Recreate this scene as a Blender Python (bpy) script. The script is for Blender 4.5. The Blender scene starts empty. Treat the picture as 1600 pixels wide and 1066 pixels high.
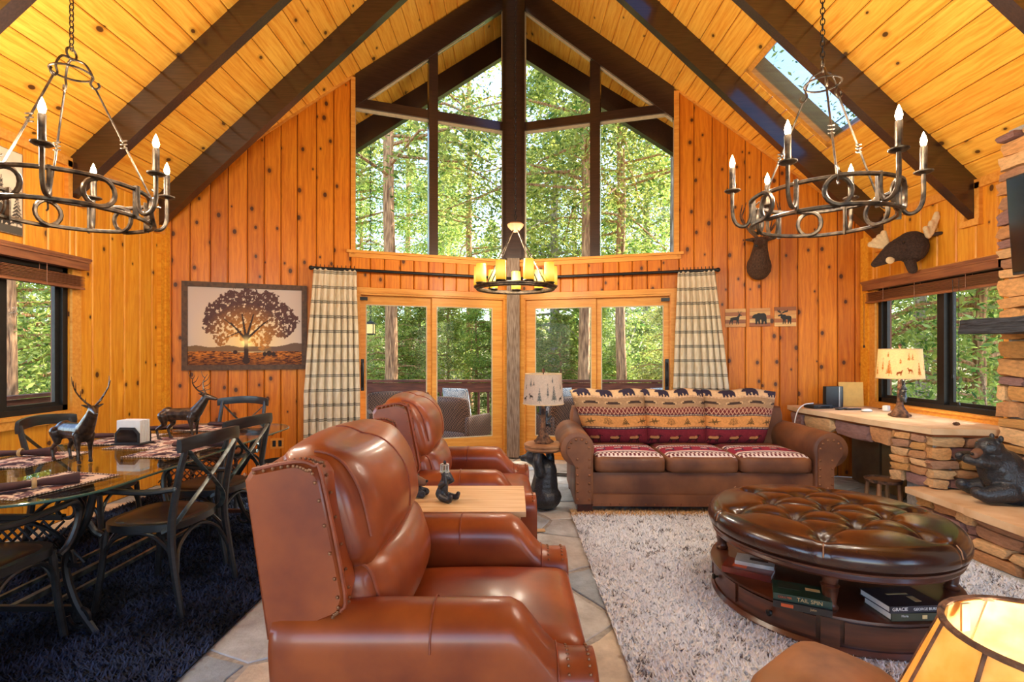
import bpy, math, random
import numpy as np
from mathutils import Vector, Matrix, Euler
random.seed(7); rng = np.random.default_rng(7)
S = bpy.context.scene
COL = S.collection
PI = math.pi
# ---------------------------------------------------------------- camera
EYE = 1.37; FPX = 800.0; CX = 800.0; HY = 552.0
cam_d = bpy.data.cameras.new('camera'); cam = bpy.data.objects.new('camera', cam_d); COL.objects.link(cam)
cam.location = (0, 0, EYE); cam.rotation_euler = (PI/2, 0, 0)
cam_d.sensor_width = 36; cam_d.lens = 18.0; cam_d.shift_y = 19/1600; cam_d.clip_start = .02; cam_d.clip_end = 400
S.camera = cam
# ---------------------------------------------------------------- sky, sun, exposure
W = bpy.data.worlds.new('sky'); S.world = W; W.use_nodes = True
wt = W.node_tree; wt.nodes.clear()
wo = wt.nodes.new('ShaderNodeOutputWorld'); wb = wt.nodes.new('ShaderNodeBackground'); ws = wt.nodes.new('ShaderNodeTexSky')
ws.sky_type = 'NISHITA'; ws.sun_disc = False; ws.sun_elevation = math.radians(39); ws.sun_rotation = math.radians(57)
ws.air_density = 1.0; ws.dust_density = 1.6; ws.altitude = 1500
wt.links.new(ws.outputs[0], wb.inputs[0]); wt.links.new(wb.outputs[0], wo.inputs[0]); wb.inputs[1].default_value = .75
sun_d = bpy.data.lights.new('sun', 'SUN'); sun_d.energy = 17.0; sun_d.angle = .012; sun_d.color = (1, .95, .86)
sun = bpy.data.objects.new('sun', sun_d); COL.objects.link(sun)
sun.rotation_euler = Vector((4.0, 2.6, 3.9)).to_track_quat('Z', 'Y').to_euler(); sun.location = (20, 5, 25)
LAMP = 1.0          # scale of every bulb
vs = S.view_settings
vs.view_transform = 'Standard'; vs.look = 'None'; vs.gamma = 1; vs.use_curve_mapping = False; vs.exposure = 0.5
cy = S.cycles
cy.use_denoising = True; cy.max_bounces = 8; cy.diffuse_bounces = 4; cy.glossy_bounces = 3; cy.transmission_bounces = 6
cy.transparent_max_bounces = 24; cy.sample_clamp_indirect = 6; cy.caustics_reflective = False; cy.caustics_refractive = False
cy.use_light_tree = True

# ---------------------------------------------------------------- pixel helpers (photo frame 1600x1066)
def at(x, y, Y): return Vector(((x-CX)/FPX*Y, Y, EYE-(y-HY)/FPX*Y))
def onz(x, y, z=0.0):
    Y = (EYE-z)*FPX/(y-HY); return at(x, y, Y)

# ---------------------------------------------------------------- mesh builder
def rotm(rx=0, ry=0, rz=0): return Euler((rx, ry, rz)).to_matrix()
def frame(o, ex, ey, ez):
    m = Matrix.Identity(4)
    for i, a in enumerate((ex, ey, ez)):
        for j in range(3): m[j][i] = a[j]
    for j in range(3): m[j][3] = o[j]
    return m
class MB:
    def __init__(s): s.V = []; s.F = []
    def add(s, v, f):
        n = len(s.V); s.V += [tuple(p) for p in v]; s.F += [tuple(i+n for i in q) for q in f]; return s
    def box(s, c, size, r=None):
        h = [a/2 for a in size]; v = [Vector((x*h[0], y*h[1], z*h[2])) for x in (-1, 1) for y in (-1, 1) for z in (-1, 1)]
        if r is not None: v = [r @ p for p in v]
        v = [p+Vector(c) for p in v]
        return s.add(v, [(0, 1, 3, 2), (4, 6, 7, 5), (0, 4, 5, 1), (2, 3, 7, 6), (0, 2, 6, 4), (1, 5, 7, 3)])
    def bb(s, a, b): return s.box([(a[i]+b[i])/2 for i in range(3)], [abs(b[i]-a[i]) for i in range(3)])
    def prism(s, poly, f):            # poly: list of 2d points, f(p, side) -> 3d point
        n = len(poly); v = [f(p, 0) for p in poly]+[f(p, 1) for p in poly]
        return s.add(v, [tuple(range(n))[::-1], tuple(range(n, 2*n))]+[(i, (i+1) % n, n+(i+1) % n, n+i) for i in range(n)])
    def xz(s, poly, y0, y1): return s.prism(poly, lambda p, k: (p[0], (y0, y1)[k], p[1]))
    def xy(s, poly, z0, z1): return s.prism(poly, lambda p, k: (p[0], p[1], (z0, z1)[k]))
    def yz(s, poly, x0, x1): return s.prism(poly, lambda p, k: ((x0, x1)[k], p[0], p[1]))
    def tube(s, path, r, n=8, closed=False, flat=None):
        P = [Vector(p) for p in path]; m = len(P); R = r if isinstance(r, (list, tuple)) else [r]*m
        up = None; v = []
        for i in range(m):
            a = P[(i-1) % m] if (closed or i > 0) else P[0]; b = P[(i+1) % m] if (closed or i < m-1) else P[-1]
            t = (b-a).normalized()
            if up is None:
                up = Vector((0, 0, 1)) if abs(t.z) < .9 else Vector((1, 0, 0))
            up = (up-t*up.dot(t)); up = up.normalized() if up.length > 1e-6 else Vector((1, 0, 0))
            sd = t.cross(up)
            fa, fb = flat if flat else (1, 1)
            for k in range(n):
                q = 2*PI*(k+.5)/n; v.append(P[i]+sd*math.cos(q)*R[i]*fa+up*math.sin(q)*R[i]*fb)
        f = [(i*n+k, i*n+(k+1) % n, ((i+1) % m)*n+(k+1) % n, ((i+1) % m)*n+k) for i in range(m if closed else m-1) for k in range(n)]
        if not closed: f += [tuple(range(n))[::-1], tuple(range((m-1)*n, m*n))]
        return s.add(v, f)
    def lathe(s, prof, n=24, c=(0, 0, 0), axis=None, flute=None):
        v = []; m = len(prof)
        for i, (r, z) in enumerate(prof):
            for k in range(n):
                q = 2*PI*k/n; rr = r*(flute(i, q) if flute else 1)
                p = Vector((rr*math.cos(q), rr*math.sin(q), z))
                if axis is not None: p = axis @ p
                v.append(p+Vector(c))
        f = [(i*n+k, i*n+(k+1) % n, (i+1)*n+(k+1) % n, (i+1)*n+k) for i in range(m-1) for k in range(n)]
        f += [tuple(range(n))[::-1], tuple(range((m-1)*n, m*n))]
        return s.add(v, f)
    def ell(s, c, r, nu=12, nv=8, rot=None):
        if not isinstance(r, (tuple, list)): r = (r, r, r)
        v = []
        for i in range(1, nv):
            a = PI*i/nv
            for k in range(nu):
                q = 2*PI*k/nu; v.append(Vector((r[0]*math.sin(a)*math.cos(q), r[1]*math.sin(a)*math.sin(q), r[2]*math.cos(a))))
        v += [Vector((0, 0, r[2])), Vector((0, 0, -r[2]))]
        if rot is not None: v = [rot @ p for p in v]
        v = [p+Vector(c) for p in v]; t = (nv-1)*nu
        f = [(i*nu+k, (i+1)*nu+k, (i+1)*nu+(k+1) % nu, i*nu+(k+1) % nu) for i in range(nv-2) for k in range(nu)]
        f += [(t, k, (k+1) % nu) for k in range(nu)]+[(t+1, (nv-2)*nu+(k+1) % nu, (nv-2)*nu+k) for k in range(nu)]
        return s.add(v, f)
    def cap(s, a, b, ra, rb, n=10):   # tapered capsule
        a = Vector(a); b = Vector(b); k = max(2, int((b-a).length/(.45*min(ra, rb)))+1)
        k = min(k, 14)
        for i in range(k+1):
            t = i/k; s.ell(a.lerp(b, t), ra+(rb-ra)*t, n, 6)
        return s
    def rbox(s, c, size, r=.03, n=6, puff=(0, 0, 0), rot=None, warp=None):
        # rounded, puffed box: n x n grid on each face
        h = [a/2 for a in size]; v = []; f = []; idx = {}
        def vert(i, j, k):
            key = (i, j, k)
            if key in idx: return idx[key]
            q = [2*t/n-1 for t in key]; p = [q[a]*h[a] for a in range(3)]
            inner = [max(-(h[a]-r), min(h[a]-r, p[a])) for a in range(3)]
            d = Vector([p[a]-inner[a] for a in range(3)])
            if d.length > 1e-9: d = d.normalized()*r
            w = Vector(inner)+d
            for a in range(3):
                b, e = (a+1) % 3, (a+2) % 3
                w[a] += puff[a]*q[a]*(1-q[b]**2)*(1-q[e]**2)
            if warp: w = Vector(warp(w))
            if rot is not None: w = rot @ w
            idx[key] = len(v); v.append(w+Vector(c)); return idx[key]
        for a in range(3):
            for e in (0, n):
                for i in range(n):
                    for j in range(n):
                        q = []
                        for di, dj in ((0, 0), (1, 0), (1, 1), (0, 1)):
                            key = [0, 0, 0]; key[a] = e; key[(a+1) % 3] = i+di; key[(a+2) % 3] = j+dj; q.append(vert(*key))
                        f.append(tuple(q if e else q[::-1]))
        return s.add(v, f)
    def mesh(s, name, smooth=True, ang=40):
        me = bpy.data.meshes.new(name); me.from_pydata(s.V, [], s.F); me.update()
        if smooth:
            me.polygons.foreach_set('use_smooth', [True]*len(me.polygons))
            me.set_sharp_from_angle(angle=math.radians(ang))
        return me
    def build(s, name, m, parent=None, smooth=True, mw=None, ang=40):
        return ob(name, s.mesh(name, smooth, ang), m, parent, mw)
def ob(name, me, m, parent=None, mw=None):
    o = bpy.data.objects.new(name, me); COL.objects.link(o)
    if m is not None and me is not None and not me.materials: me.materials.append(m)
    if parent is not None: o.parent = parent
    if mw is not None: o.matrix_basis = mw
    return o
def tag(o, label=None, cat=None, group=None, kind=None):
    if label: o['label'] = label
    if cat: o['category'] = cat
    if group: o['group'] = group
    if kind: o['kind'] = kind
    return o
def thing(name, loc, label, cat, rz=0, group=None):
    o = bpy.data.objects.new(name, None); COL.objects.link(o); o.location = loc; o.rotation_euler = (0, 0, rz); o.empty_display_size = .1
    return tag(o, label, cat, group)
def plabel(o, t): o['label'] = t; return o
KIDS = {}
def dup(root, loc, rz=None, label=None, group=None):
    def cp(o, par):
        c = o.copy(); COL.objects.link(c); c.parent = par
        for ch in o.children: cp(ch, c)
        return c
    r = cp(root, None); r.location = loc
    if rz is not None: r.rotation_euler = (0, 0, rz)
    if label: r['label'] = label
    if group: r['group'] = group
    return r
def sculpt(mb, voxel, smooth=4, name='sculpted'):
    me = mb.mesh(name); o = bpy.data.objects.new('tmp', me); COL.objects.link(o)
    r = o.modifiers.new('r', 'REMESH'); r.mode = 'VOXEL'; r.voxel_size = voxel
    if smooth:
        sm = o.modifiers.new('s', 'SMOOTH'); sm.iterations = smooth; sm.factor = .5
    dg = bpy.context.evaluated_depsgraph_get(); me2 = bpy.data.meshes.new_from_object(o.evaluated_get(dg))
    bpy.data.objects.remove(o); me2.name = name
    me2.polygons.foreach_set('use_smooth', [True]*len(me2.polygons)); return me2
def text(name, s, size, m, parent, mw, ext=.0006):
    cu = bpy.data.curves.new('t', 'FONT'); cu.body = s; cu.size = size; cu.extrude = ext; cu.align_x = 'CENTER'; cu.align_y = 'CENTER'; cu.resolution_u = 3
    o = bpy.data.objects.new('t', cu); COL.objects.link(o); dg = bpy.context.evaluated_depsgraph_get()
    me = bpy.data.meshes.new_from_object(o.evaluated_get(dg)); bpy.data.objects.remove(o); me.materials.clear()
    return ob(name, me, m, parent, mw)
def arc(c, r, a0, a1, n, plane='xy'):
    out = []
    for i in range(n+1):
        a = a0+(a1-a0)*i/n; p, q = r*math.cos(a), r*math.sin(a)
        out.append((c[0]+p, c[1]+q, c[2]) if plane == 'xy' else (c[0]+p, c[1], c[2]+q) if plane == 'xz' else (c[0], c[1]+p, c[2]+q))
    return out
def spline(pts, k=6):          # Catmull-Rom
    P = [Vector(p) for p in pts]; P = [P[0]*2-P[1]]+P+[P[-1]*2-P[-2]]; out = []
    for i in range(1, len(P)-2):
        for j in range(k):
            t = j/k; a, b, c, d = P[i-1:i+3]
            out.append(.5*((2*b)+(c-a)*t+(2*a-5*b+4*c-d)*t*t+(3*b-a-3*c+d)*t**3))
    out.append(P[-2]); return out

from mathutils.bvhtree import BVHTree
def wrapline(o, c, y, a0, a1, n, lift=.001):   # polyline lying on a mesh, in the plane y, fanned round c
    bv = BVHTree.FromPolygons([v.co for v in o.data.vertices], [p.vertices for p in o.data.polygons]); out = []
    for i in range(n+1):
        t = math.radians(a0+(a1-a0)*i/n); d = Vector((math.cos(t), 0, math.sin(t))); s = Vector((c[0], y, c[1]))+d*.7
        h = bv.ray_cast(s, -d)
        if h[0] is not None: out.append(h[0]+h[1]*lift)
    return out
# ---------------------------------------------------------------- materials
def nd(t, typ, ins=None, **props):
    n = t.nodes.new('ShaderNode'+typ)
    for k, v in props.items(): setattr(n, k, v)
    for k, v in (ins or {}).items():
        if isinstance(v, bpy.types.NodeSocket): t.links.new(v, n.inputs[k])
        else: n.inputs[k].default_value = v
    return n
def newmat(name):
    m = bpy.data.materials.new(name); m.use_nodes = True; t = m.node_tree; t.nodes.clear()
    out = nd(t, 'OutputMaterial'); b = nd(t, 'BsdfPrincipled'); t.links.new(b.outputs[0], out.inputs[0]); return m, t, b, out
def c4(c): return (c[0], c[1], c[2], 1)
def mixc(t, f, a, b, mode='MIX'):
    n = nd(t, 'Mix', data_type='RGBA', blend_type=mode)
    for k, v in ((0, f), (6, a), (7, b)):
        if isinstance(v, bpy.types.NodeSocket): t.links.new(v, n.inputs[k])
        else: n.inputs[k].default_value = v if k == 0 else c4(v)
    return n.outputs[2]
def ramp(t, f, stops):
    n = nd(t, 'ValToRGB', {0: f}); e = n.color_ramp.elements
    while len(e) < len(stops): e.new(.5)
    for q, (p, c) in zip(e, stops): q.position = p; q.color = c4(c) if len(c) == 3 else c
    return n.outputs[0]
def math_(t, op, a, b=0.0, c=None):
    n = nd(t, 'Math', operation=op)
    for k, v in enumerate((a, b) if c is None else (a, b, c)):
        if isinstance(v, bpy.types.NodeSocket): t.links.new(v, n.inputs[k])
        else: n.inputs[k].default_value = v
    return n.outputs[0]
def coords(t, scale=(1, 1, 1), rnd=True):
    tc = nd(t, 'TexCoord'); v = tc.outputs['Object']
    if rnd:
        oi = nd(t, 'ObjectInfo'); k = math_(t, 'MULTIPLY', oi.outputs['Random'], 37.0)
        v = nd(t, 'VectorMath', {0: v, 1: nd(t, 'CombineXYZ', {0: k, 1: k, 2: k}).outputs[0]}, operation='ADD').outputs[0]
    return nd(t, 'Mapping', {0: v, 3: scale}).outputs[0]
def bump(t, b, h, strength=.2, dist=.01):
    n = nd(t, 'Bump', {'Height': h, 'Strength': strength, 'Distance': dist}); t.links.new(n.outputs[0], b.inputs['Normal'])
def plain(name, c, rough=.5, metal=0, var=.25, scale=30, bmp=.15, coat=0, c2=None, detail=4, stretch=(1, 1, 1), spec=.5, rnd=True, bd=.005):
    m, t, b, o = newmat(name)
    n = nd(t, 'TexNoise', {'Vector': coords(t, stretch, rnd), 'Scale': scale, 'Detail': detail})
    d = c2 or tuple(x*(1-var) for x in c)
    r = ramp(t, n.outputs[0], [(.35, d), (.65, c)])
    t.links.new(r, b.inputs['Base Color']); b.inputs['Roughness'].default_value = rough; b.inputs['Metallic'].default_value = metal
    b.inputs['Coat Weight'].default_value = coat; b.inputs['Coat Roughness'].default_value = .15; b.inputs['Specular IOR Level'].default_value = spec
    if bmp: bump(t, b, n.outputs[0], bmp, bd)
    return m
def pine(name, ca, cb, cv, knot=.55, kscale=4.2, rough=.46, ksize=1.0, coat=.05):
    m, t, b, o = newmat(name)
    v = coords(t); oi = nd(t, 'ObjectInfo')
    wob = nd(t, 'TexNoise', {'Vector': nd(t, 'Mapping', {0: v, 3: (2, 5, 5)}).outputs[0], 'Scale': 1.5, 'Detail': 2})
    gv = nd(t, 'VectorMath', {0: v, 1: nd(t, 'VectorMath', {0: wob.outputs[1], 'Scale': .05}, operation='SCALE').outputs[0]}, operation='ADD').outputs[0]
    g = nd(t, 'TexNoise', {'Vector': nd(t, 'Mapping', {0: gv, 3: (1.0, 24, 24)}).outputs[0], 'Scale': 1.6, 'Detail': 5, 'Roughness': .65})
    base = ramp(t, g.outputs[0], [(.3, cb), (.62, ca)])
    per = ramp(t, oi.outputs['Random'], [(0, cv), (.5, (1, 1, 1)), (1, (1.0, .93, .82))])
    base = mixc(t, .75, base, per, 'MULTIPLY')
    kv = nd(t, 'Mapping', {0: nd(t, 'VectorMath', {0: v, 1: (1, 1, 0)}, operation='MULTIPLY').outputs[0], 3: (.8, 1.15, 1)}).outputs[0]
    vo = nd(t, 'TexVoronoi', {'Vector': kv, 'Scale': kscale}, voronoi_dimensions='2D')
    sep = nd(t, 'SeparateColor', {0: vo.outputs[1]})
    sel = math_(t, 'GREATER_THAN', sep.outputs[0], 1-knot)
    rad = math_(t, 'MULTIPLY_ADD', sep.outputs[1], .07*ksize, .035*ksize)
    q = math_(t, 'DIVIDE', vo.outputs[0], rad)
    core = math_(t, 'MULTIPLY', ramp(t, q, [(.75, (1, 1, 1)), (1.0, (0, 0, 0))]), sel)
    halo = math_(t, 'MULTIPLY', ramp(t, math_(t, 'MULTIPLY', q, .33), [(.25, (1, 1, 1)), (.75, (0, 0, 0))]), sel)
    base = mixc(t, math_(t, 'MULTIPLY', halo, .55), base, tuple(x*.42 for x in cb))
    base = mixc(t, math_(t, 'MULTIPLY', core, .9), base, (.055, .017, .006))
    t.links.new(base, b.inputs['Base Color']); b.inputs['Roughness'].default_value = rough
    b.inputs['Coat Weight'].default_value = coat; b.inputs['Coat Roughness'].default_value = .22; b.inputs['Specular IOR Level'].default_value = .3
    bump(t, b, g.outputs[0], .12, .004)
    return m
def glassy(name, tint=(1, 1, 1), refl=.06, rough=.0):
    m, t, b, o = newmat(name); t.nodes.remove(b)
    tr = nd(t, 'BsdfTransparent', {0: c4(tint)}); gl = nd(t, 'BsdfGlossy', {'Roughness': rough})
    lw = nd(t, 'LayerWeight', {0: .5}); f = math_(t, 'MULTIPLY_ADD', math_(t, 'POWER', lw.outputs['Facing'], 4.0), .7, refl)
    mx = nd(t, 'MixShader', {0: f, 1: tr.outputs[0], 2: gl.outputs[0]}); t.links.new(mx.outputs[0], o.inputs[0]); return m
def emit(name, c, s):
    m, t, b, o = newmat(name); t.nodes.remove(b); e = nd(t, 'Emission', {0: c4(c), 1: s}); t.links.new(e.outputs[0], o.inputs[0]); return m
def painted(name, rough=.7, weave=0, translucent=0, wscale=400):
    m, t, b, o = newmat(name); a = nd(t, 'Attribute', attribute_name='Col'); t.links.new(a.outputs[0], b.inputs['Base Color'])
    b.inputs['Roughness'].default_value = rough; b.inputs['Specular IOR Level'].default_value = .25
    if weave:
        n = nd(t, 'TexNoise', {'Vector': coords(t, rnd=False), 'Scale': wscale, 'Detail': 2}); bump(t, b, n.outputs[0], weave, .002)
    if translucent:
        tl = nd(t, 'BsdfTranslucent'); t.links.new(a.outputs[0], tl.inputs[0])
        mx = nd(t, 'MixShader', {0: translucent, 1: b.outputs[0], 2: tl.outputs[0]}); t.links.new(mx.outputs[0], o.inputs[0])
    return m
def colattr(me, cols):         # per-vertex colours, linear rgb (n,3)
    at_ = me.color_attributes.new('Col', 'FLOAT_COLOR', 'POINT'); a = np.ones((len(me.vertices), 4), np.float32); a[:, :3] = cols
    at_.data.foreach_set('color', a.ravel())
def lin(*c):                   # sRGB 0-255 -> linear
    return tuple(((x/255+.055)/1.055)**2.4 if x > 10 else x/255/12.92 for x in c)

M = {}
M['pine'] = pine('knotty_pine', lin(222, 134, 28), lin(188, 96, 13), (.72, .58, .42), .68, 4.6, ksize=1.15)
M['pine_gold'] = pine('golden_pine', lin(236, 168, 52), lin(212, 128, 26), (.92, .82, .68), .5, 4.2)
M['pine_ceil'] = pine('ceiling_pine', lin(250, 190, 78), lin(226, 142, 38), (.94, .84, .70), .42, 3.2, ksize=.9, rough=.32)
M['fir'] = pine('fir_frame', lin(228, 162, 72), lin(208, 132, 46), (.95, .9, .85), .0)
M['groove'] = plain('groove_dark', lin(120, 60, 16), .6, var=.2, scale=8)
M['beam'] = plain('dark_stained_beam', (.040, .017, .011), .34, var=.5, scale=6, stretch=(1, 14, 14), bmp=.12, coat=1.0)
M['post_grey'] = plain('weathered_post', lin(150, 128, 108), .7, c2=lin(104, 80, 60), scale=9, stretch=(9, 9, .8), bmp=.3, rnd=False)
M['stripwood'] = plain('pale_stop_strip', lin(206, 186, 150), .6, var=.15)
M['bronze'] = plain('dark_bronze_aluminium', (.028, .024, .021), .42, .5, var=.2, bmp=0)
M['alum'] = plain('aluminium', (.55, .53, .5), .4, .7, var=.1, bmp=0)
M['iron'] = plain('aged_iron', (.16, .115, .075), .38, .85, c2=(.045, .035, .03), scale=26, bmp=.2)
M['blackiron'] = plain('black_iron', (.012, .012, .013), .4, .4, var=.3, bmp=.1)
M['glass'] = glassy('window_glass', (.985, .99, .985), .004)
M['tableglass'] = glassy('table_glass', (.86, .95, .92), .10)
M['skyglass'] = glassy('skylight_acrylic', (.50, .58, .66), .03)
M['glassedge'] = plain('glass_edge', (.03, .10, .08), .1, 0, var=.2, bmp=0, coat=.6)
M['leather'] = plain('cognac_leather', lin(160, 76, 30), .38, c2=lin(122, 50, 20), scale=5, detail=8, bmp=.05, coat=.28, bd=.002, stretch=(1, 1, 1))
M['seam'] = plain('leather_seam', lin(150, 70, 38), .5, var=.3)
M['stitch'] = plain('pale_stitch', lin(196, 140, 96), .6, var=.2)
M['nail'] = plain('brass_nailhead', (.30, .12, .05), .4, .5, var=.3, bmp=0)
M['suede'] = plain('brown_suede', lin(132, 82, 48), .62, c2=lin(84, 46, 26), scale=3.2, detail=9, bmp=.12, bd=.003, coat=.06)
M['suede_pale'] = plain('tan_suede', lin(176, 128, 76), .68, c2=lin(140, 94, 50), scale=9, detail=9, bmp=.2, bd=.003)
M['darkleather'] = plain('espresso_leather', lin(66, 36, 24), .24, c2=lin(42, 20, 14), scale=7, detail=8, bmp=.05, coat=.45, bd=.002)
M['mahogany'] = plain('mahogany', lin(98, 52, 32), .30, c2=lin(58, 28, 18), scale=3, stretch=(1, 1, 9), bmp=.06, coat=.35)
M['footwood'] = plain('dark_red_foot', lin(70, 26, 20), .35, var=.3)
M['chairwood'] = plain('black_bentwood', (.009, .009, .010), .34, c2=(.020, .020, .021), scale=14, stretch=(1, 1, 4), bmp=.12, coat=.15)
M['chairpad'] = plain('brown_seat_leather', lin(58, 34, 28), .34, c2=lin(38, 22, 20), scale=9, bmp=.05, coat=.2)
M['steelbrace'] = plain('grey_steel_strap', (.16, .19, .19), .34, .75, c2=(.06, .07, .07), scale=20)
M['elk'] = plain('bronze_figurine', (.075, .042, .026), .30, .45, c2=(.022, .013, .009), scale=45, bmp=.5, coat=.2)
M['bear'] = plain('black_bear_resin', (.011, .012, .014), .34, 0, c2=(.03, .032, .038), scale=90, bmp=.6, bd=.008, coat=.1)
M['muzzle'] = plain('brown_muzzle', lin(120, 80, 56), .6, var=.3)
M['eye'] = plain('glossy_eye', (.004, .003, .003), .1, bmp=0, coat=1)
M['nose'] = plain('black_nose', (.008, .007, .007), .3, bmp=0)
M['oak'] = plain('pale_oak_top', lin(228, 190, 140), .45, c2=lin(206, 160, 106), scale=2.2, stretch=(1.2, 16, 8), bmp=.05, detail=6)
M['logtop'] = plain('log_slice', lin(176, 128, 84), .6, c2=lin(132, 88, 54), scale=6, detail=6)
M['bark'] = plain('carved_bark', lin(128, 88, 60), .8, c2=lin(52, 32, 22), scale=28, bmp=.8, bd=.02)
M['treebark'] = plain('tree_bark', lin(236, 178, 128), .9, c2=lin(140, 94, 64), scale=5, stretch=(6, 6, .7), bmp=.9, bd=.06, detail=6)
M['treebark_grey'] = plain('grey_tree_bark', lin(214, 200, 186), .9, c2=lin(118, 100, 86), scale=5, stretch=(6, 6, .7), bmp=.9, bd=.06, detail=6)
M['black'] = plain('black_plastic', (.012, .012, .013), .42, var=.3, bmp=.05)
M['screen'] = plain('dark_screen', (.008, .008, .01), .12, bmp=0, coat=.5)
M['white'] = plain('white_plastic', (.75, .74, .72), .45, var=.06, bmp=0)
M['cardboard'] = plain('tan_card', lin(214, 166, 84), .7, var=.1, scale=20)
M['paper'] = plain('paper_white', (.8, .78, .74), .8, var=.06)
M['cream'] = plain('cream_felt', lin(226, 196, 152), .9, var=.15, scale=60, bmp=.3)
M['plush'] = plain('brown_plush', (.055, .026, .016), .95, c2=(.022, .011, .008), scale=70, bmp=.8, bd=.01)
M['fur'] = plain('elk_fur', lin(96, 66, 46), .95, c2=lin(50, 33, 24), scale=60, stretch=(3, 3, .6), bmp=.8, bd=.01)
M['napkin'] = plain('brown_napkin', lin(74, 42, 40), .8, c2=lin(52, 28, 28), scale=14, bmp=.2)
M['ringwood'] = plain('napkin_ring_wood', lin(196, 160, 104), .5, var=.3)
M['sandstone'] = plain('sandstone_cap', lin(232, 200, 160), .75, c2=lin(206, 164, 120), scale=4, detail=8, bmp=.2)
def stonemat(name, cols, sc=5):
    m, t, b, o = newmat(name); oi = nd(t, 'ObjectInfo')
    n = nd(t, 'TexNoise', {'Vector': coords(t), 'Scale': sc, 'Detail': 9, 'Roughness': .65})
    n2 = nd(t, 'TexNoise', {'Vector': coords(t), 'Scale': sc*9, 'Detail': 6})
    st = [(i/len(cols), c) for i, c in enumerate(cols)]
    rp = nd(t, 'ValToRGB', {0: oi.outputs['Random']}); rp.color_ramp.interpolation = 'CONSTANT'; e = rp.color_ramp.elements
    while len(e) < len(st): e.new(.5)
    for q, (p, c) in zip(e, st): q.position = p; q.color = c4(c)
    k = ramp(t, n.outputs[0], [(.3, (.66, .64, .62)), (.62, (1.1, 1.08, 1.05))])
    t.links.new(mixc(t, 1, rp.outputs[0], k, 'MULTIPLY'), b.inputs['Base Color']); b.inputs['Roughness'].default_value = .85
    ad = math_(t, 'ADD', n.outputs[0], math_(t, 'MULTIPLY', n2.outputs[0], .4)); bump(t, b, ad, .55, .02); return m
M['ledge'] = stonemat('ledgestone', [lin(222, 164, 104), lin(196, 140, 92), lin(232, 184, 130), lin(176, 130, 100), lin(206, 150, 86), lin(150, 112, 106), lin(214, 170, 120)], 6)
M['flag'] = stonemat('flagstone', [lin(176, 192, 206), lin(202, 206, 208), lin(158, 174, 190), lin(214, 204, 188), lin(188, 196, 202), lin(178, 182, 186)], 6)
M['grout'] = plain('grout', lin(178, 176, 172), .9, var=.3, scale=40)
M['rough_slab'] = stonemat('slab_stone', [lin(150, 130, 96), lin(128, 112, 88), lin(118, 130, 140)], 3)
M['mantel'] = plain('charcoal_mantel', lin(62, 64, 72), .7, c2=lin(26, 26, 30), scale=5, stretch=(12, 1, 12), bmp=.9, bd=.02)
M['blindwood'] = plain('blind_slat_wood', lin(150, 92, 54), .5, c2=lin(118, 66, 38), scale=4, stretch=(10, 1, 10), bmp=.05)
M['deckwood'] = plain('deck_wood', lin(140, 78, 54), .75, c2=lin(98, 54, 40), scale=4, stretch=(1, 8, 8), bmp=.2)
M['greywood'] = plain('grey_deck_wood', lin(140, 128, 116), .8, c2=lin(108, 96, 84), scale=4, stretch=(1, 8, 8), bmp=.2)
M['wicker'] = None
M['bulb'] = emit('lit_bulb', (1, .80, .46), 40)
M['wax_lit'] = None
M['label_gold'] = plain('print_gold', lin(214, 186, 130), .6, bmp=0)
M['label_white'] = plain('print_white', (.8, .8, .78), .6, bmp=0)
M['label_red'] = plain('print_red', lin(210, 92, 40), .6, bmp=0)
M['sil'] = plain('black_print', (.012, .009, .008), .6, bmp=0)
# ================================================================ THE ROOM SHELL
XL, XR, YREAR = -3.69, 3.88, -3.2
AP = Vector((.02, 6.78, 0)); CL = Vector((XL, 5.41, 0)); CR = Vector((XR, 5.64, 0))
ZR, PITCH = 6.43, .93
SEC = math.sqrt(1+PITCH**2)
def zceil(X): return ZR-PITCH*abs(X)
class Prow:                    # one half of the prow wall; local x = u*sg, y = into the room, z = up
    def __init__(s, C, sg):
        s.C = C; s.sg = sg; s.len = (C-AP).length; s.e = (C-AP)/s.len
        ex = s.e*sg; s.m = frame(AP, ex, Vector((0, 0, 1)).cross(ex), (0, 0, 1)); s.inv = s.m.inverted(); s.n = Vector((0, 0, 1)).cross(ex)
    def px(s, x, y=HY, d=0.0):  # pixel -> (u, z) on the plane lying d into the room
        r = Vector(((x-CX)/FPX, 1, -(y-HY)/FPX)); p0 = AP+s.n*d; k = p0.dot(s.n)/Vector((r.x, r.y, 0)).dot(s.n)
        q = r*k; return ((Vector((q.x, q.y, 0))-AP).dot(s.e), EYE+q.z)
    def U(s, x, d=0.0): return s.px(x, HY, d)[0]
    def top(s, u): return zceil((AP+s.e*u).x)
    def world(s, u, z, d=0.0): p = AP+s.e*u+s.n*d; return Vector((p.x, p.y, z))
PLW = Prow(CL, 1); PRW = Prow(CR, -1)
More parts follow.
